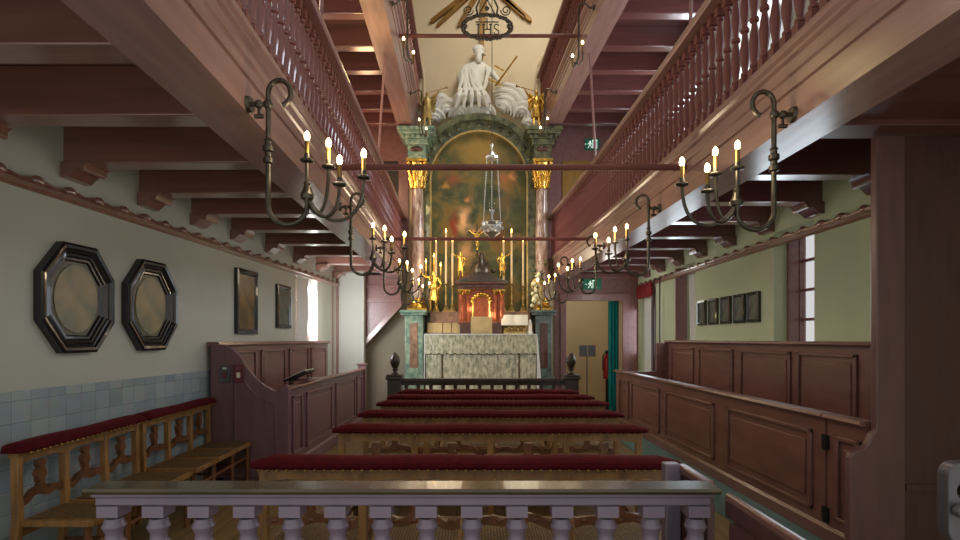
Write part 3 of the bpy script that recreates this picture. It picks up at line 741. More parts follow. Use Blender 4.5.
# ------------------------------------------------------------------ pictures
def wall_frame(name, label, cat, X, side, yc, zc, hw, hh, octo, mframe, mpic, group=None, steps=None, oval=False):
    """framed picture on a side wall; s points into the room"""
    s = -side
    yaw = math.atan2(X(yc+.5)-X(yc-.5), 1)
    t = thing(name, label, cat, (X(yc), yc, zc), group)
    def P(u, v, d):   # u along the wall, v up, d out of the wall
        y = yc+u; return (X(y)+s*d, y, zc+v)
    if octo: shape = lambda a, c: [( a, c*.42),( a*.46, c),(-a*.46, c),(-a, c*.42),(-a,-c*.42),(-a*.46,-c),(a*.46,-c),(a,-c*.42)]
    else: shape = lambda a, c: [(a,c),(-a,c),(-a,-c),(a,-c)]
    prof = steps or [(0,0),(0,.05),(.035,.06),(.05,.04),(.075,.045),(.09,.025),(.1,.012)]
    b = MB(); vs = []; fs = []; n = 8 if octo else 4
    for (i, d) in prof:
        vs += [P(u, v, d) for u, v in shape(hw-i, hh-i)]
    for k in range(len(prof)-1):
        for q in range(n): fs.append((k*n+q, k*n+(q+1)%n, (k+1)*n+(q+1)%n, (k+1)*n+q))
    b.add(vs, fs); b.build('frame', mframe, t, smooth=False)
    i, d = prof[-1]
    b = MB(); a, c = hw-i, hh-i
    pv = [P(u, v, d) for u, v in shape(a, c)]+[P(u, v, 0) for u, v in shape(a, c)]
    b.add(pv, [tuple(range(n)), tuple(range(2*n-1,n-1,-1))]+[(q,n+q,n+(q+1)%n,(q+1)%n) for q in range(n)])
    if oval:
        b.build('mount', M['ebonmount'], t, smooth=False)
        b = MB(); N = 40; vs = [P((a*.93)*math.cos(2*PI*k/N), (c*.93)*math.sin(2*PI*k/N), d+.006) for k in range(N)]+[P((a*.93)*math.cos(2*PI*k/N), (c*.93)*math.sin(2*PI*k/N), d-.004) for k in range(N)]
        b.add(vs, [tuple(range(N)), tuple(range(2*N-1,N-1,-1))]+[(q,N+q,N+(q+1)%N,(q+1)%N) for q in range(N)]); b.build('oval_picture', mpic, t)
    else: b.build('picture', mpic, t, smooth=False)
    return t
OCT = [(0,0),(0,.05),(.018,.06),(.036,.056),(.045,.042),(.062,.046),(.07,.036),(.088,.038),(.098,.026),(.112,.026),(.122,.014)]
wall_frame('octagonal_frame', 'larger black octagonal frame with oval picture, nearest on the left wall', 'picture', XL, -1, 3.73, 1.74, .325, .375, True, M['frameblack'], M['oldpaint'], 'octagonal pictures on left wall', steps=OCT, oval=True)
wall_frame('octagonal_frame', 'black octagonal frame with oval picture, farther of the two on left wall', 'picture', XL, -1, 4.52, 1.74, .325, .375, True, M['frameblack'], M['oldpaint'], 'octagonal pictures on left wall', steps=OCT, oval=True)
wall_frame('picture_frame', 'dark oil painting in a black and gilt frame above the left pew', 'picture', XL, -1, 6.22, 1.89, .255, .37, False, M['frameblack'], M['darkpaint'], steps=[(0,0),(0,.04),(.03,.045),(.045,.03),(.06,.02)])
wall_frame('picture_frame', 'small grey picture in dark frame, last on the left wall before the window', 'picture', XL, -1, 7.28, 1.90, .23, .29, False, M['frameblack'], M['printpaint'], steps=[(0,0),(0,.035),(.03,.04),(.05,.02)])
ords = ['leftmost small black frame in the row of five on the right wall', 'second small black frame from the left in the right wall row', 'middle small black frame in the row of five on right wall', 'fourth small black frame from the left in the right wall row', 'rightmost and largest-looking small black frame in the right wall row']
for i, yc in enumerate((7.20,6.85,6.50,6.16,5.84)):
    wall_frame('picture_frame', ords[i], 'picture', XR, 1, yc, 1.81, .128, .165, False, M['frameblack'], M['printpaint'], 'small black frames on the right wall', steps=[(0,0),(0,.03),(.025,.035),(.035,.02)])

# ------------------------------------------------------------------ curtains and far corner things
def curtain(name, label, m, x0, x1, Y, z0, z1, amp=.02, waves=5, taper=0, axis='x', cat='curtain', const=0):
    b = MB(); nx, nz = waves*6, 10; vs = []
    for side in (0, 1):
        for j in range(nz+1):
            for i in range(nx+1):
                t = i/nx; v = j/nz; u = x0+(x1-x0)*(t*(1-taper*(1-v)) if taper >= 0 else t)
                off = amp*math.sin(t*waves*2*PI+v)+side*.006
                vs.append((u, Y+off, z0+(z1-z0)*v) if axis == 'x' else (Y+off, u, z0+(z1-z0)*v))
    fs = []; K = (nx+1)*(nz+1)
    for j in range(nz):
        for i in range(nx):
            a = j*(nx+1)+i; q = (a, a+1, a+nx+2, a+nx+1); fs.append(q); fs.append(tuple(K+k for k in q[::-1]))
    for j in range(nz):
        for i in (0, nx):
            a = j*(nx+1)+i; fs.append((a, a+nx+1, K+a+nx+1, K+a))
    b.add(vs, fs); return tag(b.build(name, m), label, cat)
curtain('curtain', 'teal curtain hanging at the right side of the far doorway', M['teal'], 2.55, 2.80, 10.62, .02, 2.4, .03, 4)
curtain('curtain', 'white curtain at the left wall window, lit by daylight', M['linen'], 7.85, 8.6, -2.70, 1.32, 2.40, .015, 5, .35, axis='y')
curtain('curtain', 'white curtain beside the post at the middle right window', M['linen'], 7.55, 7.95, 3.10, 1.36, 2.5, .02, 3, .2, axis='y')
curtain('curtain', 'pale curtain at the farthest right window, under the red pelmet', M['linen'], 9.62, 9.95, 3.06, .8, 2.3, .02, 3, .1, axis='y')
b = MB()
for i in range(4):
    y = 9.16+.2*i; b.ball((2.945,y+.09,2.32), (.06,.12,.13), 10, 8)
tag(b.build('pelmet', M['redcloth']), 'dark red gathered pelmet above the farthest right window', 'pelmet')
b = MB()
for y in (8.75, 9.05): b.tube([(2.94,y,0),(2.94,y,2.45)], .012, 6)
b.tube([(2.94,8.75,2.45),(2.94,9.05,2.45)], .012, 6)
tag(b.build('heating_pipe', M['black']), 'dark looped pipe running down the far right wall', 'pipe')
# doorway things
fx = thing('fire_extinguisher', 'red fire extinguisher on the wall beyond the far doorway', 'extinguisher', (2.66,11.2,0))
b = MB(); b.lathe([(.06,.62),(.085,.64),(.085,1.02),(.06,1.1),(.03,1.13),(.03,1.16)], 14, (2.66,11.2,0)); b.build('cylinder', M['redpaint'], fx)
b = MB(); b.box(2.62,2.70,11.17,11.23,1.16,1.22); b.tube([(2.64,11.18,1.2),(2.56,11.15,1.1),(2.56,11.15,.8)], .014, 8); b.build('valve', M['black'], fx)
b = MB(); b.tube([(2.66,11.2,0),(2.66,11.2,.62)], .03, 8); b.lathe([(.12,0),(.12,.02),(.04,.04)], 14, (2.66,11.2,0)); b.build('stand', M['black'], fx)
sg = thing('notice_stand', 'small grey notice board on a stand beyond the far doorway', 'sign', (2.2,11.0,0))
b = MB(); b.tube([(2.2,11,0),(2.2,11,1.1)], .012, 8); b.lathe([(.12,0),(.12,.015),(.02,.03)], 14, (2.2,11,0)); b.build('pole', M['greymetal'], sg)
b = MB(); b.box(2.04,2.20,10.97,10.99,1.1,1.33); b.box(2.215,2.37,10.97,10.99,1.1,1.33); b.build('board', M['greymetal'], sg, bevel=.003)
# exit signs
def exit_sign(label, x, y, z, w, h):
    e = thing('exit_sign', label, 'sign', (x,y,z), 'green exit signs')
    b = MB(); b.box(x-w/2,x+w/2,y-.03,y,z,z+h); b.build('panel', M['exitgreen'], e, bevel=.003)
    yy = y-.034; b = MB(); u = h
    q = lambda a, c: (x+a*u, z+c*u)
    def pl(p): b.prism([q(*k) for k in p], 'y', yy, yy+.004)
    # doorway and running figure
    pl([(.02,.12),(.1,.12),(.1,.88),(.02,.88)]); pl([(.02,.8),(.45,.8),(.45,.88),(.02,.88)]); pl([(.38,.12),(.45,.12),(.45,.88),(.38,.88)])
    b.build('doorway_symbol', M['exitwhite'], e, smooth=False)
    b = MB(); hd = q(-.18,.73); b.ball((hd[0], yy, hd[1]), (.085*u,.003,.085*u), 10, 6)
    pl([(-.27,.66),(-.1,.66),(-.14,.4),(-.26,.4)]); pl([(-.27,.66),(-.42,.5),(-.38,.45),(-.24,.58)]); pl([(-.1,.66),(.0,.5),(-.05,.46),(-.14,.58)])
    pl([(-.26,.42),(-.2,.42),(-.32,.14),(-.4,.14)]); pl([(-.2,.42),(-.13,.42),(-.02,.26),(-.06,.14),(-.12,.14),(-.1,.26)])
    b.build('running_figure', M['exitwhite'], e, smooth=False)
    if w > h*1.25:
        b = MB(); pl([(-.55,.42),(-.68,.5),(-.55,.58)]); b.build('arrow', M['exitwhite'], e, smooth=False)
exit_sign('green exit sign on the far wall of the right gallery level', 2.12, YF-.055, EYE+3.58, .27, .21)
exit_sign('green exit sign over the far right doorway', 2.11, YF-.11, EYE+.93, .34, .2)
# ochre door at gallery level and dark opening on the left
b = MB(); b.box(1.56,2.10,YF-.085,YF-.05,ZB+.4,EYE+3.37); d = struct(b, 'door_2', M['olivedoor'], bevel=.004)
b = MB(); b.box(1.62,2.04,YF-.095,YF-.085,ZB+.6,EYE+3.2); b.build('panel', M['olivedoor'], d, bevel=.004)
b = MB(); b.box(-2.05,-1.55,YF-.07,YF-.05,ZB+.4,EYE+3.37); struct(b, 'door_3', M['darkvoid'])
# stairs under the left gallery
b = MB(); b.box(-2.14,-1.46,9.86,10.1,2.15,ZB+.08); b.prism([(-2.14,1.37),(-2.14,2.15),(-1.46,2.15)], 'y', 9.86, 10.1)
st = tag(b.build('staircase', M['rose']), 'enclosed rose-painted staircase rising to the left gallery beside the altar', 'staircase')
b = MB(); 
b.prism([(-2.14,1.30),(-2.14,1.42),(-1.44,2.18),(-1.44,2.06)], 'y', 9.80, 10.1); b.build('stringer', M['beam'], st)
b = MB(); b.box(-2.14,-1.46,9.83,9.87,2.13,2.2); b.box(-2.14,-1.46,9.83,9.87,2.40,2.46); b.build('band', M['rose'], st, bevel=.004)
b = MB(); b.box(-2.95,-2.14,9.70,9.78,0,ZB+.1); b.prism([(-2.14,0),(-2.14,ZB+.1),(-2.10,ZB+.1),(-2.10,0)], 'y', 9.66, 9.8); struct(b, 'wall_stair', M['plasterL'], smooth=False)
b = MB(); b.box(-2.60,-2.56,9.65,9.70,0,ZB+.1); b.box(-2.66,-2.60,9.4,9.70,0,ZB+.1); struct(b, 'trim_6', M['rose'], bevel=.005)
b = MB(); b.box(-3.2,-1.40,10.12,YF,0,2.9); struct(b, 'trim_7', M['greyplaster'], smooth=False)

# ------------------------------------------------------------------ communion rail
cr = thing('communion_rail', 'dark turned communion rail with pineapple finials in front of the altar', 'railing', (.05,8.0,0))
b = MB(); b.box(-1.24,1.30,7.94,8.06,.82,.87); b.box(-1.2,1.27,7.96,8.04,.77,.82); b.build('rail', M['darkwood'], cr, bevel=.008)
b = MB(); b.box(-1.2,1.27,7.95,8.05,0,.08); b.build('base_rail', M['darkwood'], cr, bevel=.006)
me = None
for i in range(13):
    x = -1.10+.183*i
    if me is None: o = baluster_mesh(.72).build('baluster', M['darkwood'], None); me = o.data
    else: o = bpy.data.objects.new('baluster', me); COL.objects.link(o)
    o.parent = cr; o.location = Vector((x,8.0,.08))-cr.location
for x in (-1.27,1.36):
    b = MB(); b.box(x-.1,x+.1,7.9,8.1,0,.86); b.box(x-.125,x+.125,7.875,8.125,.86,.90); b.box(x-.115,x+.115,7.885,8.115,.9,.93); p = b.build('post', M['darkwood'], cr, bevel=.008)
    b = MB(); b.lathe([(.05,.93),(.06,.945),(.035,.96),(.03,.985),(.05,1.0),(.05,1.01),(.035,1.02),(.06,1.06),(.075,1.12),(.07,1.17),(.045,1.22),(.02,1.25),(.004,1.262)], 14, (x,8,0)); b.build('finial', M['darkwood'], p)

# ------------------------------------------------------------------ sanctuary steps, altar
for i, (y0, x0, x1, z1) in enumerate(((8.35,-1.35,1.42,.18),(8.62,-1.35,1.42,.36),(8.9,-1.35,1.42,.54))):
    b = MB(); b.box(x0,x1,y0,YF,z1-.18,z1); struct(b, 'floor_step_%s' % ['low','middle','high'][i], M['mpink'], bevel=.008)
al = thing('altar', 'altar table hung with silver-green brocade frontal and white cloth', 'altar', (.02,9.5,.54))
b = MB(); b.box(-.94,.97,9.33,9.595,.54,1.51); b.build('body', M['mpink'], al)
def cloth(x0, x1, z0, z1, y, name, m, waves, amp=.006):
    b = MB(); nx = waves*6; vs = []; fs = []
    for s in (0, .012):
        for z in (z0, z1):
            for i in range(nx+1):
                t = i/nx; vs.append((x0+(x1-x0)*t, y-s-amp*math.sin(t*waves*2*PI)*(1 if z == z0 else .3), z))
    k = nx+1
    for i in range(nx): fs += [(i,i+1,k+i+1,k+i),(2*k+i,3*k+i,3*k+i+1,2*k+i+1),(i,2*k+i,2*k+i+1,i+1),(k+i,k+i+1,3*k+i+1,3*k+i)]
    fs += [(0,k,3*k,2*k),(nx,2*k+nx,3*k+nx,k+nx)]
    b.add(vs, fs); return b.build(name, m, al)
cloth(-.955,.985,1.20,1.53,9.305,'frontal_band',M['brocade'],14)
for x0, x1 in ((-.945,-.665),(-.655,.675),(.685,.97)): cloth(x0,x1,.56,1.205,9.325,'frontal_panel',M['brocade'],5,.004)
for k_ in (-.66,.68):
    b = MB(); b.box(k_-.012,k_+.012,9.302,9.315,.56,1.2); b.build('orphrey', M['framegilt'], al)
b = MB(); b.box(-.955,.985,9.296,9.306,1.195,1.215); b.build('orphrey', M['framegilt'], al)
b = MB(); b.box(-.965,.995,9.28,9.60,1.53,1.55); b.build('mensa', M['linen'], al, bevel=.004)
b = MB(); b.hexa([(.99,9.29,.6),(1.075,9.28,.6),(1.075,9.6,.7),(.99,9.6,.7)], [(.985,9.29,1.53),(.998,9.29,1.53),(.998,9.6,1.53),(.985,9.6,1.53)]); b.build('cloth_fall', M['linen'], al)
b = MB(); b.prism([(9.29,1.53),(9.61,1.53),(9.61,.75),(9.29,.66)], 'x', -.975, -.96); b.build('cloth_fall', M['linen'], al)
gd = thing('gradine', 'stepped pink marble shelf behind the altar table holding the candlesticks', 'shelf', (0,9.75,1.55))
b = MB(); b.box(-.95,.96,9.62,9.98,.54,1.76); b.build('lower_step', M['mpink'], gd, bevel=.008)
b = MB(); b.box(-.90,.91,9.68,9.98,1.76,1.955); b.build('upper_step', M['mpink'], gd, bevel=.008)
for x0, x1 in ((-.94,-.68),(-.66,-.52),(-.50,-.36),(.5,.62),(.64,.94)):
    b = MB(); b.box(x0,x1,9.605,9.622,1.57,1.75); b.build('inset', M['card'], gd, bevel=.004)

# ------------------------------------------------------------------ altarpiece
ap = thing('altarpiece', 'tall marble altarpiece with gilded columns and arched dark painting', 'altarpiece', (0,10.0,.54))
for s, xa, xb, cx, mm in ((-1,-1.36,-.98,-1.13,M['mgreen']), (1,.95,1.30,1.12,M['mteal'])):
    b = MB(); b.box(xa,xb,9.42,10.1,.54,.78); b.box(xa+.03,xb-.03,9.46,10.1,.78,1.88); b.box(xa-.03,xb+.03,9.39,10.1,1.88,1.92); b.box(xa-.05,xb+.05,9.36,10.1,1.92,1.97)
    p = b.build('pedestal', mm, ap, bevel=.01)
    b = MB(); b.box((xa+xb)/2-.07,(xa+xb)/2+.07,9.448,9.462,.95,1.74); b.build('inset', M['brownmarble'] if s > 0 else M['mpink'], p, bevel=.004)
    b = MB(); b.lathe([(.118,2.2),(.12,2.5),(.115,3.4),(.1,4.16)], 24, (cx,9.7,0)); c = b.build('column', M['mcol'], ap)
    b = MB(); b.box(cx-.17,cx+.17,9.53,9.87,1.97,2.01); b.lathe([(.165,2.01),(.175,2.035),(.165,2.06),(.135,2.075),(.13,2.09),(.15,2.11),(.15,2.13),(.125,2.15),(.12,2.2)], 24, (cx,9.7,0)); b.build('column_base', M['gold'], c)
    b = MB(); b.lathe([(.102,4.16),(.118,4.17),(.118,4.19),(.1,4.2),(.108,4.35),(.135,4.5),(.165,4.62)], 20, (cx,9.7,0))
    for r, z0, z1, n, ro in ((.112,4.2,4.38,8,0),(.125,4.3,4.52,8,.39)):
        for k in range(n):
            a = 2*PI*k/n+ro; ca, sa = math.cos(a), math.sin(a)
            b.tube([(cx+r*ca,9.7+r*sa,z0),(cx+(r+.012)*ca,9.7+(r+.012)*sa,z0+.1),(cx+(r+.05)*ca,9.7+(r+.05)*sa,z1),(cx+(r+.06)*ca,9.7+(r+.06)*sa,z1-.03)], [.024,.026,.02,.012], 6)
    for sx in (-1,1):
        for sy in (-1,1): b.ball((cx+sx*.15,9.7+sy*.15,4.6), .038, 8, 6)
    b.box(cx-.18,cx+.18,9.52,9.88,4.63,4.68); b.build('capital', M['gold'], c)
    b = MB(); b.box(cx-.16,cx+.16,9.54,10.1,4.68,4.92); b.box(cx-.2,cx+.2,9.5,10.1,4.92,5.02); b.box(cx-.24,cx+.24,9.46,10.1,5.02,5.08); b.box(cx-.30,cx+.30,9.4,10.1,5.08,5.14); b.box(cx-.33,cx+.33,9.37,10.1,5.14,5.2)
    for k in range(6): b.box(cx-.25+.09*k,cx-.21+.09*k,9.43,9.48,5.03,5.075)
    e = b.build('entablature', M['mgreen'] if s < 0 else M['mdark'], ap, bevel=.008)
    b = MB(); b.ball((cx,9.53,4.85), (.1,.03,.05), 10, 6); b.ball((cx-.06,9.53,4.84), (.05,.03,.04), 8, 6); b.ball((cx+.06,9.53,4.84), (.05,.03,.04), 8, 6); b.build('carved_ornament', M['brownmarble'], e)
# backing, archivolt
CX, CZ, R0 = -.02, 4.42, .88
def arch_ring(r0, r1, y0, y1, zb, name, m, parent):
    b = MB(); n = 32; vs = []; fs = []
    pts0 = [(CX-r0, zb)]+[(CX-r0*math.cos(PI*i/n), CZ+r0*math.sin(PI*i/n)) for i in range(n+1)]+[(CX+r0, zb)]
    pts1 = [(CX-r1, zb)]+[(CX-r1*math.cos(PI*i/n), CZ+r1*math.sin(PI*i/n)) for i in range(n+1)]+[(CX+r1, zb)]
    k = len(pts0)
    for y in (y0, y1):
        vs += [(x,y,z) for x,z in pts0]+[(x,y,z) for x,z in pts1]
    for i in range(k-1):
        fs += [(i,i+1,k+i+1,k+i),(2*k+i,3*k+i,3*k+i+1,2*k+i+1),(i,2*k+i,2*k+i+1,i+1),(k+i,k+i+1,3*k+i+1,3*k+i)]
    fs += [(0,k,3*k,2*k),(k-1,3*k-1,4*k-1,2*k-1)]
    b.add(vs, fs); return b.build(name, m, parent, angle=30)
arch_ring(R0+.03, R0+.22, 9.92, 10.15, 1.97, 'archivolt', M['mdark'], ap)
arch_ring(R0+.20, R0+.31, 9.82, 10.15, CZ+.2, 'outer_moulding', M['mdark'], ap)
arch_ring(R0, R0+.03, 9.9, 10.0, 1.97, 'gilt_frame', M['palegold'], ap)
for i in range(15):
    a = PI*(i+1)/16; r = R0+.125
    if math.sin(a)*r > .15:
        b = MB(); b.ball((CX-r*math.cos(a), 9.915, CZ+r*math.sin(a)), (.045,.02,.045), 8, 6); b.build('rosette', M['mdark'], ap)
b = MB(); n = 32; pts = [(CX-R0,1.97),(CX+R0,1.97)]+[(CX+R0*math.cos(PI*i/n), CZ+R0*math.sin(PI*i/n)) for i in range(n+1)]
b.prism(pts, 'y', 9.99, 10.02); pa = b.build('painting', M['altarpainting'], None)
pa.data.transform(Matrix.Translation((-CX,-10.0,-2.2))); pa.parent = ap; pa.location = Vector((CX,10.0,2.2))-ap.location
b = MB(); b.box(-1.0,.98,10.02,10.15,.54,2.0); b.build('backing', M['mdark'], ap)

# ------------------------------------------------------------------ small figures
def skin(name, joints, edges, m, parent, sub=1):
    off = Vector((0,0,0)); p = parent
    while p is not None: off += p.location; p = p.parent
    keys = list(joints); me = bpy.data.meshes.new(name)
    me.from_pydata([Vector(joints[k][:3])-off for k in keys], [(keys.index(a), keys.index(c)) for a, c in edges], [])
    me.materials.append(m)
    o = bpy.data.objects.new(name, me); COL.objects.link(o); o.parent = parent
    o.modifiers.new('skin', 'SKIN'); s = o.modifiers.new('sub', 'SUBSURF'); s.levels = sub; s.render_levels = sub
    for i, k in enumerate(keys):
        r = joints[k][3]; me.skin_vertices[0].data[i].radius = (r, r); me.skin_vertices[0].data[i].use_root = (i == 0)
    o.modifiers['skin'].use_smooth_shade = True
    return o
def statue(name, label, cat, x, y, z, h, m, s=1, wings=False, trumpet=False, robe=True, group=None, arm_up=True):
    """standing figure of height h; s = facing/gesture side"""
    t = thing(name, label, cat, (x,y,z), group); k = h/1.75
    q = lambda a, b_, c, r: (x+a*k*s, y+b_*k, z+c*k, r*k)
    J = {'pelvis': q(0,0,.95,.15), 'belly': q(.02,-.02,1.1,.13), 'chest': q(.0,-.02,1.3,.16), 'neck': q(.0,-.03,1.47,.06), 'head': q(.02,-.06,1.60,.10), 'crown': q(.02,-.05,1.70,.07),
         'shl': q(-.17,0,1.38,.07), 'shr': q(.17,0,1.38,.07),
         'hipl': q(-.1,0,.88,.11), 'kneel': q(-.1,-.1,.5,.075), 'ankl': q(-.12,.0,.09,.05), 'toel': q(-.14,-.16,.04,.04),
         'hipr': q(.1,0,.88,.11), 'kneer': q(.12,-.06,.5,.075), 'ankr': q(.14,.08,.09,.05), 'toer': q(.17,-.08,.04,.04)}
    if arm_up: J.update({'elr': q(.4,-.12,1.42,.05), 'har': q(.55,-.25,1.6,.04), 'fir': q(.6,-.28,1.66,.03)})
    else: J.update({'elr': q(.3,-.12,1.15,.05), 'har': q(.18,-.3,1.25,.04), 'fir': q(.13,-.33,1.3,.03)})
    J.update({'ell': q(-.32,-.04,1.12,.05), 'hal': q(-.26,-.22,.95,.04), 'fil': q(-.22,-.28,.92,.03)})
    E = [('pelvis','belly'),('belly','chest'),('chest','neck'),('neck','head'),('head','crown'),('chest','shl'),('shl','ell'),('ell','hal'),('hal','fil'),('chest','shr'),('shr','elr'),('elr','har'),('har','fir'),
         ('pelvis','hipl'),('hipl','kneel'),('kneel','ankl'),('ankl','toel'),('pelvis','hipr'),('hipr','kneer'),('kneer','ankr'),('ankr','toer')]
    skin('body', J, E, m, t)
    if robe:
        b = MB(); n = 22; vs = []; fs = []
        for (c, r) in ((.42,.22),(.6,.2),(.8,.185),(.95,.17),(1.03,.155)):
            for i in range(n):
                a = 2*PI*i/n; rr_ = r+.018*math.sin(a*6+c*3); vs.append((x+rr_*k*math.cos(a)*1.1, y+rr_*k*math.sin(a)*.9, z+c*k))
        for j in range(4):
            for i in range(n): fs.append((j*n+i, j*n+(i+1)%n, (j+1)*n+(i+1)%n, (j+1)*n+i))
        b.add(vs, fs); b.build('drapery', m, t)
    if wings:
        for w in (-1, 1):
            b = MB(); pts = [(.06,1.3),(.18,1.55),(.34,1.68),(.40,1.5),(.39,1.2),(.38,.9),(.28,.75),(.2,.95),(.1,1.1)]
            b.prism([(x+w*u*k, z+v*k) for u, v in pts], 'y', y+.12*k, y+.18*k)
            for i in range(5): b.tube([(x+w*(.12+.02*i)*k, y+.11*k, z+(1.25+.07*i)*k), (x+w*(.28+.045*i)*k, y+.1*k, z+(.82+.13*i)*k)], .02*k, 5)
            b.build('wing', m, t)
    if trumpet:
        b = MB(); a = Vector(q(.1,-.2,1.60,0)[:3]); c = Vector(q(1.0,-.4,1.75,0)[:3]); d = c-a
        b.tube([a, a+d*.8, a+d*.93, c], [.014*k,.02*k,.035*k,.08*k], 10); b.build('trumpet', m, t)
    return t
statue('angel_statue', 'pale gilt trumpeting angel on the left altar column', 'statue', -.94, 9.5, 5.2, .66, M['palegold'], 1, True, True, group='trumpeting angels')
statue('angel_statue', 'bright gold trumpeting angel on the right altar column', 'statue', 1.0, 9.45, 5.2, .66, M['gold'], -1, True, True, group='trumpeting angels')

# stucco group over the arch
sg = thing('stucco_relief', 'white stucco relief of a robed seated figure among clouds above the arch', 'relief', (0,10.1,5.7))
Yr = 10.14
def wp(px, py, d=0): v = W(px, py, Yr); return (v.x, Yr-d, v.z)
J = {'pelvis': (*wp(472,96,.06),.17), 'belly': (*wp(473,86,.1),.16), 'chest': (*wp(475,75,.11),.17), 'neck': (*wp(478,65,.13),.06), 'head': (*wp(479,58,.15),.10), 'crown': (*wp(479,53,.14),.085),
     'shl': (*wp(466,71,.1),.09), 'ell': (*wp(459,82,.14),.075), 'hal': (*wp(464,91,.2),.05), 'fil': (*wp(467,94,.22),.03),
     'shr': (*wp(485,71,.1),.09), 'elr': (*wp(493,78,.15),.07), 'har': (*wp(497,84,.2),.045), 'fir': (*wp(499,88,.2),.03),
     'kl': (*wp(460,101,.24),.12), 'fl': (*wp(455,112,.18),.07), 'kr': (*wp(483,101,.24),.12), 'fr': (*wp(489,110,.18),.07)}
E = [('pelvis','belly'),('belly','chest'),('chest','neck'),('neck','head'),('head','crown'),('chest','shl'),('shl','ell'),('ell','hal'),('hal','fil'),('chest','shr'),('shr','elr'),('elr','har'),('har','fir'),('pelvis','kl'),('kl','fl'),('pelvis','kr'),('kr','fr')]
skin('figure', J, E, M['stucco'], sg)
b = MB()
for i in range(5):      # mantle from the left shoulder across the body
    t = i/4; b.tube([wp(466+5*t,69,.14),wp(463+9*t,78,.24+.02*math.sin(i*2)),wp(462+14*t,89,.26+.03*math.cos(i*2)),wp(459+22*t,99,.32)], [.02,.035,.04,.025], 6)
for i in range(5):      # folds over the knees
    t = i/4; b.tube([wp(462+20*t,96,.3),wp(459+26*t,104,.36),wp(456+31*t,113,.26)], [.03,.045,.03], 6)
b.tube([wp(485,69,.14),wp(488,77,.2),wp(486,88,.24),wp(484,97,.3)], [.02,.035,.04,.03], 6)
b.build('robe', M['stucco'], sg)
b = MB(); b.ball(wp(479,64,.23), (.055,.04,.1), 10, 8); b.ball(wp(478.5,53,.12), (.115,.09,.09), 10, 8); b.build('beard_and_hair', M['stucco'], sg)
random.seed(3)
def cloud(c, r0, r1, a0, a1, n):
    b = MB()
    for k in range(n):
        r = r0+(r1-r0)*k/max(1,n-1); pts = []
        for i in range(17):
            a = math.radians(a0+(a1-a0)*i/16+6*math.sin(k*1.7)); pts.append(wp(c[0]+r*math.cos(a)*1.05, c[1]-r*math.sin(a), .05+.05*math.sin(PI*i/16)+.02*(k%2)))
        b.tube(pts, [.018+.03*math.sin(PI*i/16) for i in range(17)], 6)
    b.ball(wp(c[0]+r1*.25,c[1]-r1*.5,.0), (r1*.009,.07,r1*.009), 14, 10)
    b.build('cloud', M['stucco'], sg)
cloud((500,113), 4, 27, -20, 105, 8)
cloud((487,117), 2, 8, 10, 180, 3)
cloud((448,115), 3, 13, 20, 200, 5)
cloud((459,118), 2, 9, 0, 190, 4)
cloud((473,117), 2, 8, 0, 180, 3)
cloud((435,123), 3, 10, 20, 190, 4)
cloud((442,104), 2, 6, -20, 220, 3)
cloud((521,117), 3, 11, -20, 160, 4)
cloud((527,129), 2, 7, -20, 140, 3)
# sceptre-like gilt cross beams held by the figure
b = MB(); b.tube([wp(495,92,.24),wp(516,63,.24)], .018, 6); b.tube([wp(486,84,.24),wp(501,91,.24)], .016, 6); b.tube([wp(494,72,.24),wp(503,77,.24)], .014, 6); b.build('gilt_cross', M['gold'], sg)
# blind-arch moulding on the cream wall
for i, pts in enumerate((((413,46),(418,54),(422,66),(424,80),(424,112)), ((549,50),(542,57),(537,66),(534,80),(533,112)))):
    b = MB(); b.tube([W(px,py,YF-.01) for px, py in pts], .025, 6); struct(b, 'trim_%d' % (8+i), M['cream'])
# golden rays
gr_ = thing('golden_rays', 'long gilded sunburst rays on the cream wall at the top', 'ornament', (.1,10.15,8.2))
cc = W(485,-20,10.12)
for (px, py, wd_) in ((432,20,.05),(438,24,.035),(459,24,.045),(481,56,.06),(530,19,.05),(524,16,.035)):
    e = W(px,py,10.12); d = e-cc; nrm = Vector((-d.z,0,d.x)).normalized()*wd_
    b = MB(); st_ = cc+d*.25
    b.add([st_+nrm, st_-nrm, e-nrm*.7, e+d*.04, e+nrm*.7]+[v+Vector((0,.08,0)) for v in (st_+nrm, st_-nrm, e-nrm*.7, e+d*.04, e+nrm*.7)], [(0,1,2,3,4),(9,8,7,6,5)]+[(i,5+i,5+(i+1)%5,(i+1)%5) for i in range(5)])
    b.build('ray', M['rays'], gr_, smooth=False)
# hanging wreath with letters
Yw = 6.9
ih = thing('hanging_emblem', 'openwork iron emblem with IHS letters in an oval wreath, hanging high', 'ornament', (.09,Yw,5.4))
c = W(487,27,Yw); ax, az = .315, .155
b = MB()
for i in range(44):
    a = 2*PI*i/44; p = (c.x+ax*math.cos(a), Yw+.01*math.sin(i*2.1), c.z+az*math.sin(a)); b.ball(p, (.03,.022,.027), 6, 5)
b.tube([(c.x+ax*math.cos(2*PI*i/40), Yw, c.z+az*math.sin(2*PI*i/40)) for i in range(40)], .014, 6, closed=True)
for sx in (-1,1): b.ball((c.x+sx*ax*.9,Yw-.015,c.z), .034, 8, 6)
b.build('wreath', M['iron'], ih)
def letter(strokes, r=.0085):
    b = MB()
    for s_ in strokes: b.tube([(c.x+u, Yw, c.z-.03+v) for u, v in s_], r, 6)
    return b
hgt = .065
letter([[(-.115,-hgt),(-.115,hgt)],[(-.14,-hgt),(-.09,-hgt)],[(-.14,hgt),(-.09,hgt)]]).build('letter_i', M['iron'], ih)
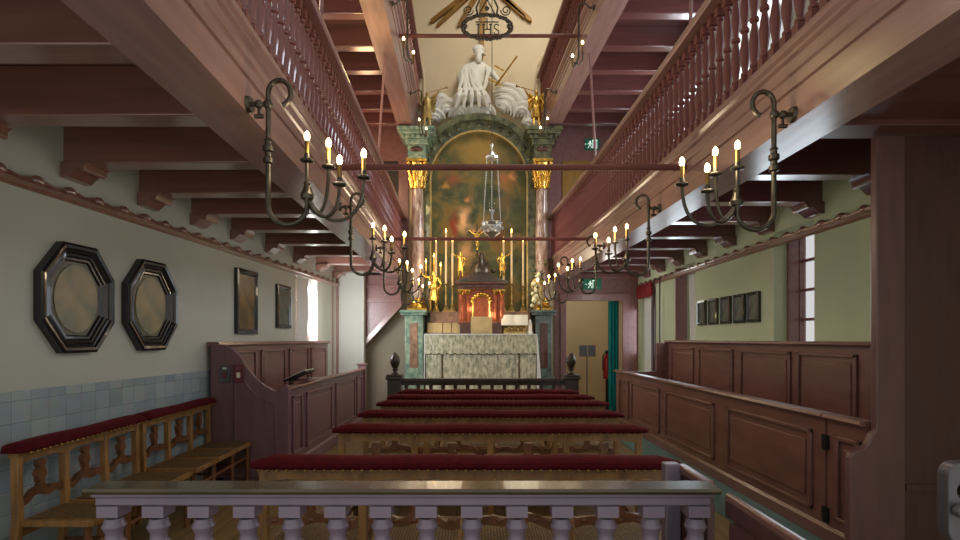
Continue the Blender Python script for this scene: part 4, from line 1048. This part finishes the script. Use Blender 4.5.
letter([[(-.045,-hgt),(-.045,hgt)],[(.045,-hgt),(.045,hgt)],[(-.045,0),(.045,0)],[(-.065,-hgt),(-.025,-hgt)],[(.025,-hgt),(.065,-hgt)],[(-.065,hgt),(-.025,hgt)],[(.025,hgt),(.065,hgt)]]).build('letter_h', M['iron'], ih)
S_ = [(.15,.045),(.14,.062),(.12,.066),(.098,.058),(.09,.036),(.1,.014),(.125,-.002),(.148,-.02),(.155,-.042),(.143,-.06),(.12,-.066),(.098,-.06),(.088,-.042)]
letter([S_]).build('letter_s', M['iron'], ih)
letter([[(0,0),(0,.145)],[(-.15,.095),(.15,.095)]], .008).build('cross', M['iron'], ih)
b = MB()
for sx in (-1,1):
    pts = []
    for i in range(30):
        a = i/29*3.2*PI; r = .07*(1-.75*i/29); pts.append((c.x+sx*(.245-.0+r*math.cos(a+PI)), Yw, c.z+.215+r*math.sin(a+PI)))
    b.tube(pts, .008, 6); b.tube([(c.x+sx*.12,Yw,c.z+.15),(c.x+sx*.14,Yw,c.z+.25),(c.x+sx*.09,Yw,c.z+.36),(c.x+sx*.0,Yw,c.z+.46)], .012, 6)
    b.tube([(c.x+sx*.1,Yw,c.z+.17),(c.x,Yw,c.z+.36)], .009, 6)
b.tube([(c.x-.1,Yw,c.z+.17),(c.x+.1,Yw,c.z+.17)], .009, 6); b.ball((c.x,Yw,c.z+.24), .03, 8, 6); b.tube([(c.x,Yw,c.z+.45),(c.x,Yw,TOP)], .008, 6)
b.build('scrollwork', M['iron'], ih)
# sanctuary lamp
Yl = 7.3
v = W(492,0,Yl); lx = v.x; zz = lambda py: W(0,py,Yl).z
sl = thing('sanctuary_lamp', 'hanging silver sanctuary lamp on long chains before the altar painting', 'lamp', (lx,Yl,zz(237)))
b = MB(); b.tube([(lx,Yl,zz(146)),(lx,Yl,TOP)], .005, 6); b.build('wire', M['iron'], sl)
b = MB(); b.lathe([(.085,zz(159)),(.09,zz(157)),(.06,zz(154)),(.02,zz(151)),(.012,zz(147)),(.02,zz(145)),(.004,zz(143))], 16, (lx,Yl,0)); b.build('cap', M['silver'], sl)
for a in (90,210,330):
    ca, sa = math.cos(math.radians(a)), math.sin(math.radians(a)); b = MB()
    n = 26
    for i in range(n):
        t = i/(n-1); r = .08+(.135-.08)*t; b.ball((lx+r*ca,Yl+r*sa,zz(158)+(zz(224)-zz(158))*t), (.008,.008,.019), 6, 5)
    b.tube([(lx+.08*ca,Yl+.08*sa,zz(158)),(lx+.135*ca,Yl+.135*sa,zz(224))], .004, 5)
    b.build('chain', M['silver'], sl)
b = MB(); b.lathe([(.01,zz(240)),(.03,zz(238)),(.05,zz(236)),(.11,zz(233)),(.13,zz(229)),(.125,zz(226)),(.145,zz(224)),(.15,zz(222.5)),(.12,zz(222))], 20, (lx,Yl,0))
for k in range(8):
    a = 2*PI*k/8; b.ball((lx+.14*math.cos(a),Yl+.14*math.sin(a),zz(228)), .022, 8, 6)
b.build('bowl', M['silver'], sl)
b = MB(); b.lathe([(.02,zz(222)),(.025,zz(214)),(.035,zz(210)),(.045,zz(202)),(.044,zz(202)),(.03,zz(210))], 14, (lx,Yl,0)); b.build('glass_cup', M['glass'], sl)

# ------------------------------------------------------------------ altar furniture
def candlestick_parts(hc, hs, m):
    r = bpy.data.objects.new('altar_candlestick', None); COL.objects.link(r)
    b = MB(); b.prism([(-.06,-.06),(.06,-.06),(.06,.06),(-.06,.06)], 'z', 0, .02); b.lathe([(.055,.02),(.05,.05),(.03,.09),(.018,.1)], 4); b.build('foot', m, r)
    b = MB(); P = [(.018,.09),(.028,.12),(.014,.15),(.02,.2),(.026,.25),(.014,.29),(.012,.33),(.022,.345),(.012,.36),(.016,.4),(.02,.43)]
    b.lathe([(a, z*hs/.45) for a, z in P], 12); b.build('stem', m, r)
    b = MB(); b.lathe([(.012,hs-.02),(.045,hs-.005),(.05,hs+.005),(.02,hs+.01)], 14); b.build('drip_pan', m, r)
    b = MB(); b.lathe([(.021,hs),(.02,hs+hc*.5),(.017,hs+hc)], 12); c = b.build('candle', M['wax'], r)
    b = MB(); b.lathe([(.003,hs+hc),(.013,hs+hc+.03),(.011,hs+hc+.055),(.001,hs+hc+.09)], 10); b.build('flame', M['flame'], c)
    return r
cs = [(436,242,286,'leftmost tall altar candle in its candlestick'), (446,233,284,'tallest altar candle on the left, with a bright flame'), (452.5,243,286,'altar candle right beside the tabernacle on its left'),
      (503.5,243,286,'altar candle right beside the tabernacle on its right'), (511.5,233,284,'tallest altar candle on the right, over the open book'), (523,243,286,'rightmost tall altar candle in its candlestick')]
pr = {}
for (px, py, pan, lb) in cs:
    Y = 9.8; key = py > 238
    ztop = W(0,py,Y).z; zpan = W(0,pan,Y).z
    if key not in pr: o = candlestick_parts(ztop-zpan, zpan-1.955, M['palegold']); pr[key] = o
    else: o = copy_tree(pr[key])
    o.location = (W(px,0,Y).x, Y, 1.955); tag(o, lb, 'candlestick', 'altar candlesticks')
# tabernacle
tb = thing('tabernacle', 'copper-gold tabernacle shrine with columns and dark pediment on the altar', 'tabernacle', (.02,9.48,1.55))
Yt = 9.45; tx = W(481.5,0,Yt).x
b = MB(); b.box(tx-.38,tx+.36,9.36,9.6,1.55,1.72); b.box(tx-.41,tx+.41,9.36,9.6,1.72,1.75); b.build('base', M['brownmarble'], tb, bevel=.008)
for u in (-.36,-.25,.25,.36):
    b = MB(); y = 9.42 if abs(u) > .3 else 9.48
    b.box(tx+u-.045,tx+u+.045,y-.045,y+.045,1.75,1.79); b.lathe([(.04,1.79),(.036,1.82),(.036,2.16),(.03,2.24)], 14, (tx+u,y,0)); cl_ = b.build('column', M['copper'], tb)
    b = MB(); b.lathe([(.032,2.24),(.045,2.27),(.06,2.31)], 12, (tx+u,y,0)); b.box(tx+u-.055,tx+u+.055,y-.055,y+.055,2.31,2.33); b.build('capital', M['gold'], cl_)
b = MB(); b.box(tx-.41,tx+.41,9.5,9.6,1.75,2.33); b.build('back_wall', M['copper'], tb)
b = MB(); b.prism([(tx-.13,1.76),(tx+.13,1.76)]+[(tx+.13*math.cos(a), 2.08+.13*math.sin(a)) for a in [math.radians(d) for d in range(0,181,15)]], 'y', 9.47, 9.5); d_ = b.build('niche_door', M['copper'], tb)
b = MB(); b.tube([(tx-.15,9.465,1.76),(tx-.15,9.465,2.08)]+[(tx-.15*math.cos(a), 9.465, 2.08+.15*math.sin(a)) for a in [math.radians(d) for d in range(12,170,12)]]+[(tx+.15,9.465,2.08),(tx+.15,9.465,1.76)], .022, 8)
for k in range(9):
    a = math.radians(10+20*k); b.ball((tx+.17*math.cos(a),9.45,2.1+.17*math.sin(a)), .03, 8, 6)
b.build('gilt_arch', M['gold'], tb)
b = MB(); b.box(tx-.42,tx+.42,9.34,9.6,2.33,2.36); b.box(tx-.40,tx+.40,9.36,9.6,2.36,2.42); b.box(tx-.46,tx+.46,9.30,9.6,2.42,2.45); b.build('entablature', M['brownmarble'], tb, bevel=.006)
b = MB(); b.prism([(tx-.47,2.45),(tx+.47,2.45),(tx+.4,2.49),(tx+.22,2.56),(tx+.1,2.66),(tx-.1,2.66),(tx-.22,2.56),(tx-.4,2.49)], 'y', 9.30, 9.58); b.build('pediment', M['umber'], tb, bevel=.008)
b = MB(); b.lathe([(.18,2.62),(.17,2.7),(.11,2.8),(.06,2.9),(.02,2.98)], 16, (tx,9.44,0))
for k in range(9): a = 2*PI*k/9; b.ball((tx+(.2-.05*(k%3))*math.cos(a),9.44+.1*math.sin(a),2.66+.07*(k%3)), (.06,.05,.04), 8, 6)
b.build('carved_crown', M['umber'], tb)
statue('putto_statuette', 'small gold angel on the left slope of the tabernacle roof', 'statue', tx-.36, 9.42, 2.55, .46, M['gold'], -1, False, False, group='gold figures on the tabernacle')
statue('putto_statuette', 'small gold angel on the right slope of the tabernacle roof', 'statue', tx+.36, 9.42, 2.55, .46, M['gold'], 1, False, False, group='gold figures on the tabernacle')
cf = thing('crucifix', 'small gold crucifix figure standing on top of the tabernacle', 'crucifix', (tx-.08,9.44,3.0))
b = MB(); b.tube([(tx-.08,9.46,2.9),(tx-.08,9.46,3.5)], .014, 6); b.tube([(tx-.24,9.46,3.34),(tx+.08,9.46,3.34)], .014, 6); b.build('cross', M['darkwood'], cf)
q = lambda a, z, r: (tx-.08+a, 9.43, z, r)
skin('corpus', {'p': q(0,3.17,.03), 'c': q(0,3.27,.035), 'n': q(0,3.31,.016), 'h': q(.01,3.355,.024), 'l': q(-.07,3.33,.014), 'l2': q(-.14,3.38,.011), 'r': q(.07,3.33,.014), 'r2': q(.14,3.38,.011), 'k': q(.01,3.09,.022), 'f': q(0,3.02,.015)},
     [('p','c'),('c','n'),('n','h'),('c','l'),('l','l2'),('c','r'),('r','r2'),('p','k'),('k','f')], M['gold'], cf)
# open book on stand, altar card
ms = thing('missal_stand', 'gilded green bookstand on the right of the altar table', 'stand', (.62,9.4,1.55))
bx = W(514.5,0,9.4).x
b = MB(); b.box(bx-.18,bx+.2,9.33,9.5,1.55,1.575); b.obox((bx,9.42,1.66),(.38,.02,.2),Matrix.Rotation(math.radians(-25),3,'X'))
for k in range(7): b.ball((bx-.14+.05*k,9.37,1.63+.02*(k%2)), .028, 8, 6)
b.build('stand_frame', M['palegold'], ms)
ob = thing('open_book', 'open white book resting on the bookstand at the altar', 'book', (bx,9.36,1.72))
for s in (-1,1):
    b = MB(); pts = []
    vs = []; fs = []; n = 8
    for k in range(2):
        for i in range(n+1):
            t = i/n; x = bx+s*t*.235; bul = .03*math.sin(PI*min(1,t*1.1))
            for (yy, z) in ((9.345-bul-k*-.012,1.70),(9.41-bul-k*-.012,1.885)): vs.append((x,yy,z))
    K = 2*(n+1)
    for i in range(n): fs += [(2*i,2*i+2,2*i+3,2*i+1),(K+2*i,K+2*i+1,K+2*i+3,K+2*i+2),(2*i,K+2*i,K+2*i+2,2*i+2),(2*i+1,2*i+3,K+2*i+3,K+2*i+1)]
    fs += [(0,1,K+1,K),(2*n,K+2*n,K+2*n+1,2*n+1)]
    b.add(vs, fs); b.build('page_block', M['paper'], ob)
b = MB(); x = W(481.5,0,9.32).x; b.obox((x,9.315,1.70),(.37,.018,.30),Matrix.Rotation(math.radians(-8),3,'X')); ac = tag(b.build('altar_card', M['card'], bevel=.004), 'beige altar card leaning before the tabernacle door', 'card')
b = MB(); b.obox((x,9.303,1.70),(.31,.006,.24),Matrix.Rotation(math.radians(-8),3,'X')); b.build('card_face', M['paper'] if False else M['card'], ac)
# candelabrum putto left, flowered figure right
cp = statue('candelabrum_figure', 'gold standing figure holding small candles on the left altar pedestal', 'statue', W(434,0,9.5).x, 9.47, 1.97, .72, M['gold'], -1, False, False)
for u, zc in ((-.14,2.66),(.12,2.6),(0,2.76)):
    b = MB(); xx = cp.location.x+u; b.tube([(cp.location.x,9.47,2.58),(xx,9.46,zc-.1),(xx,9.46,zc)], .012, 6); b.lathe([(.03,zc),(.012,zc+.01),(.012,zc+.14)], 8, (xx,9.46,0)); ca_ = b.build('candle_arm', M['gold'], cp)
    f = MB(); f.lathe([(.003,zc+.14),(.014,zc+.17),(.001,zc+.22)], 8, (xx,9.46,0)); f.build('flame', M['flame'], ca_)
xr = W(538,0,9.5).x
ff = statue('garlanded_figure', 'pale garlanded figure with leafy crown on the right altar pedestal', 'statue', xr, 9.47, 1.97, .68, M['palegold'], 1, False, False, arm_up=False)
b = MB(); random.seed(5)
for i in range(46):
    t = random.random(); p = Vector((xr+random.uniform(-.17,.16)*(.5+.5*t), 9.42+random.uniform(-.06,.06), 2.52+.3*t))
    d = Vector((random.uniform(-1,1),random.uniform(-1,.3),random.uniform(-.3,1))).normalized()*.07; n_ = d.cross(Vector((0,0,1))).normalized()*.025
    b.add([p, p+d*.5+n_, p+d, p+d*.5-n_, p+d*.5+Vector((0,-.008,.008))], [(0,1,4),(1,2,4),(2,3,4),(3,0,4),(0,3,2,1)])
b.build('leaves', M['leaf'], ff)
b = MB()
for i in range(14): b.ball((xr-.07+random.uniform(-.05,.08),9.40+random.uniform(-.04,.03),2.05+.042*i), random.uniform(.03,.045), 8, 6)
b.build('flower_garland', M['petal'], ff)
b = MB(); x = W(530,0,9.4).x; b.lathe([(.04,1.55),(.05,1.57),(.035,1.6),(.03,1.72),(.02,1.8)], 12, (x,9.4,0)); tag(b.build('altar_vase', M['paper']), 'small white vase at the right end of the altar table', 'vase')
# wall moulding strip
# ------------------------------------------------------------------ camera, light
cam = bpy.data.cameras.new('camera'); co = bpy.data.objects.new('camera', cam); COL.objects.link(co)
co.location = (0,0,EYE); co.rotation_euler = (PI/2,0,0)
cam.sensor_width = 36; cam.lens = F/960*36; cam.shift_x = 0; cam.shift_y = (HY-270)/960; cam.clip_start = .05
SC.camera = co
def light(kind, loc, power, col, size=.1, rot=(0,0,0), sy=None, name='light'):
    l = bpy.data.lights.new(name, kind); l.energy = power; l.color = col[:3]
    if kind == 'AREA':
        l.size = size
        if sy: l.shape = 'RECTANGLE'; l.size_y = sy
    else: l.shadow_soft_size = size
    o = bpy.data.objects.new(name, l); COL.objects.link(o); o.location = loc; o.rotation_euler = rot; return o
warm = (1,.8,.56)
for p in lamps: light('POINT', p, 4.5, warm, .08, name='chandelier_glow')
for w in WL: light('AREA', (XL(8)+.12,(w[0]+w[1])/2,(w[2]+w[3])/2), 40, (.95,.97,1), .8, (0,-PI/2,math.radians(40)), w[3]-w[2], 'daylight')
for w in WR: light('AREA', (2.97,(w[0]+w[1])/2,(w[2]+w[3])/2), 9, (.78,.9,1), w[1]-w[0], (0,PI/2,0), w[3]-w[2], 'daylight')
for w in UW:
    light('AREA', (XL(5)+.02,(w[0]+w[1])/2,(w[2]+w[3])/2), 10, (.9,.94,1), 1.2, (0,-PI/2,0), 1.2, 'daylight')
    light('AREA', (3.2,(w[0]+w[1])/2,(w[2]+w[3])/2), 14 if w[0] < 4 else 55, (.8,.87,1), 1.2, (0,PI/2,0), 1.2, 'daylight')
light('POINT', (-.6,9.05,2.8), 15, (1,.8,.54), .3, name='altar_candle_glow')
light('POINT', (.7,9.05,2.8), 13, (1,.82,.58), .3, name='altar_candle_glow')
light('POINT', (tx-.2,9.36,2.0), .9, (1,.7,.4), .04, name='tabernacle_glow')
light('POINT', (tx+.2,9.36,1.9), .9, (1,.7,.4), .04, name='tabernacle_glow')
light('POINT', (-1.65,4.6,4.55), 30, (1,.84,.55), .25, name='gallery_lamp')
light('POINT', (-1.38,6.4,4.7), 16, (1,.82,.34), .12, name='gallery_lamp')
light('POINT', (-1.9,9.0,4.5), 22, (1,.6,.32), .2, name='gallery_lamp')
light('AREA', (1.0,7.6,8.4), 70, (1,.95,.86), 1.6, (math.radians(20),0,0), name='attic_daylight')
light('POINT', (2.25,9.1,2.3), 4, (1,.93,.86), .15, name='aisle_fill')  # added fill brightening the wall around the far right doorway, no real lamp there
light('POINT', (2.2,11.4,2.5), 9, (1,.97,.86), .2, name='passage_lamp')
wd = bpy.data.worlds.new('world'); SC.world = wd; wd.use_nodes = True
bg = wd.node_tree.nodes['Background']; bg.inputs['Color'].default_value = (1,.985,.95,1); bg.inputs['Strength'].default_value = .6
SC.view_settings.view_transform = 'Standard'; SC.view_settings.look = 'None'; SC.view_settings.exposure = .18; SC.view_settings.gamma = 1
SC.view_settings.use_curve_mapping = False
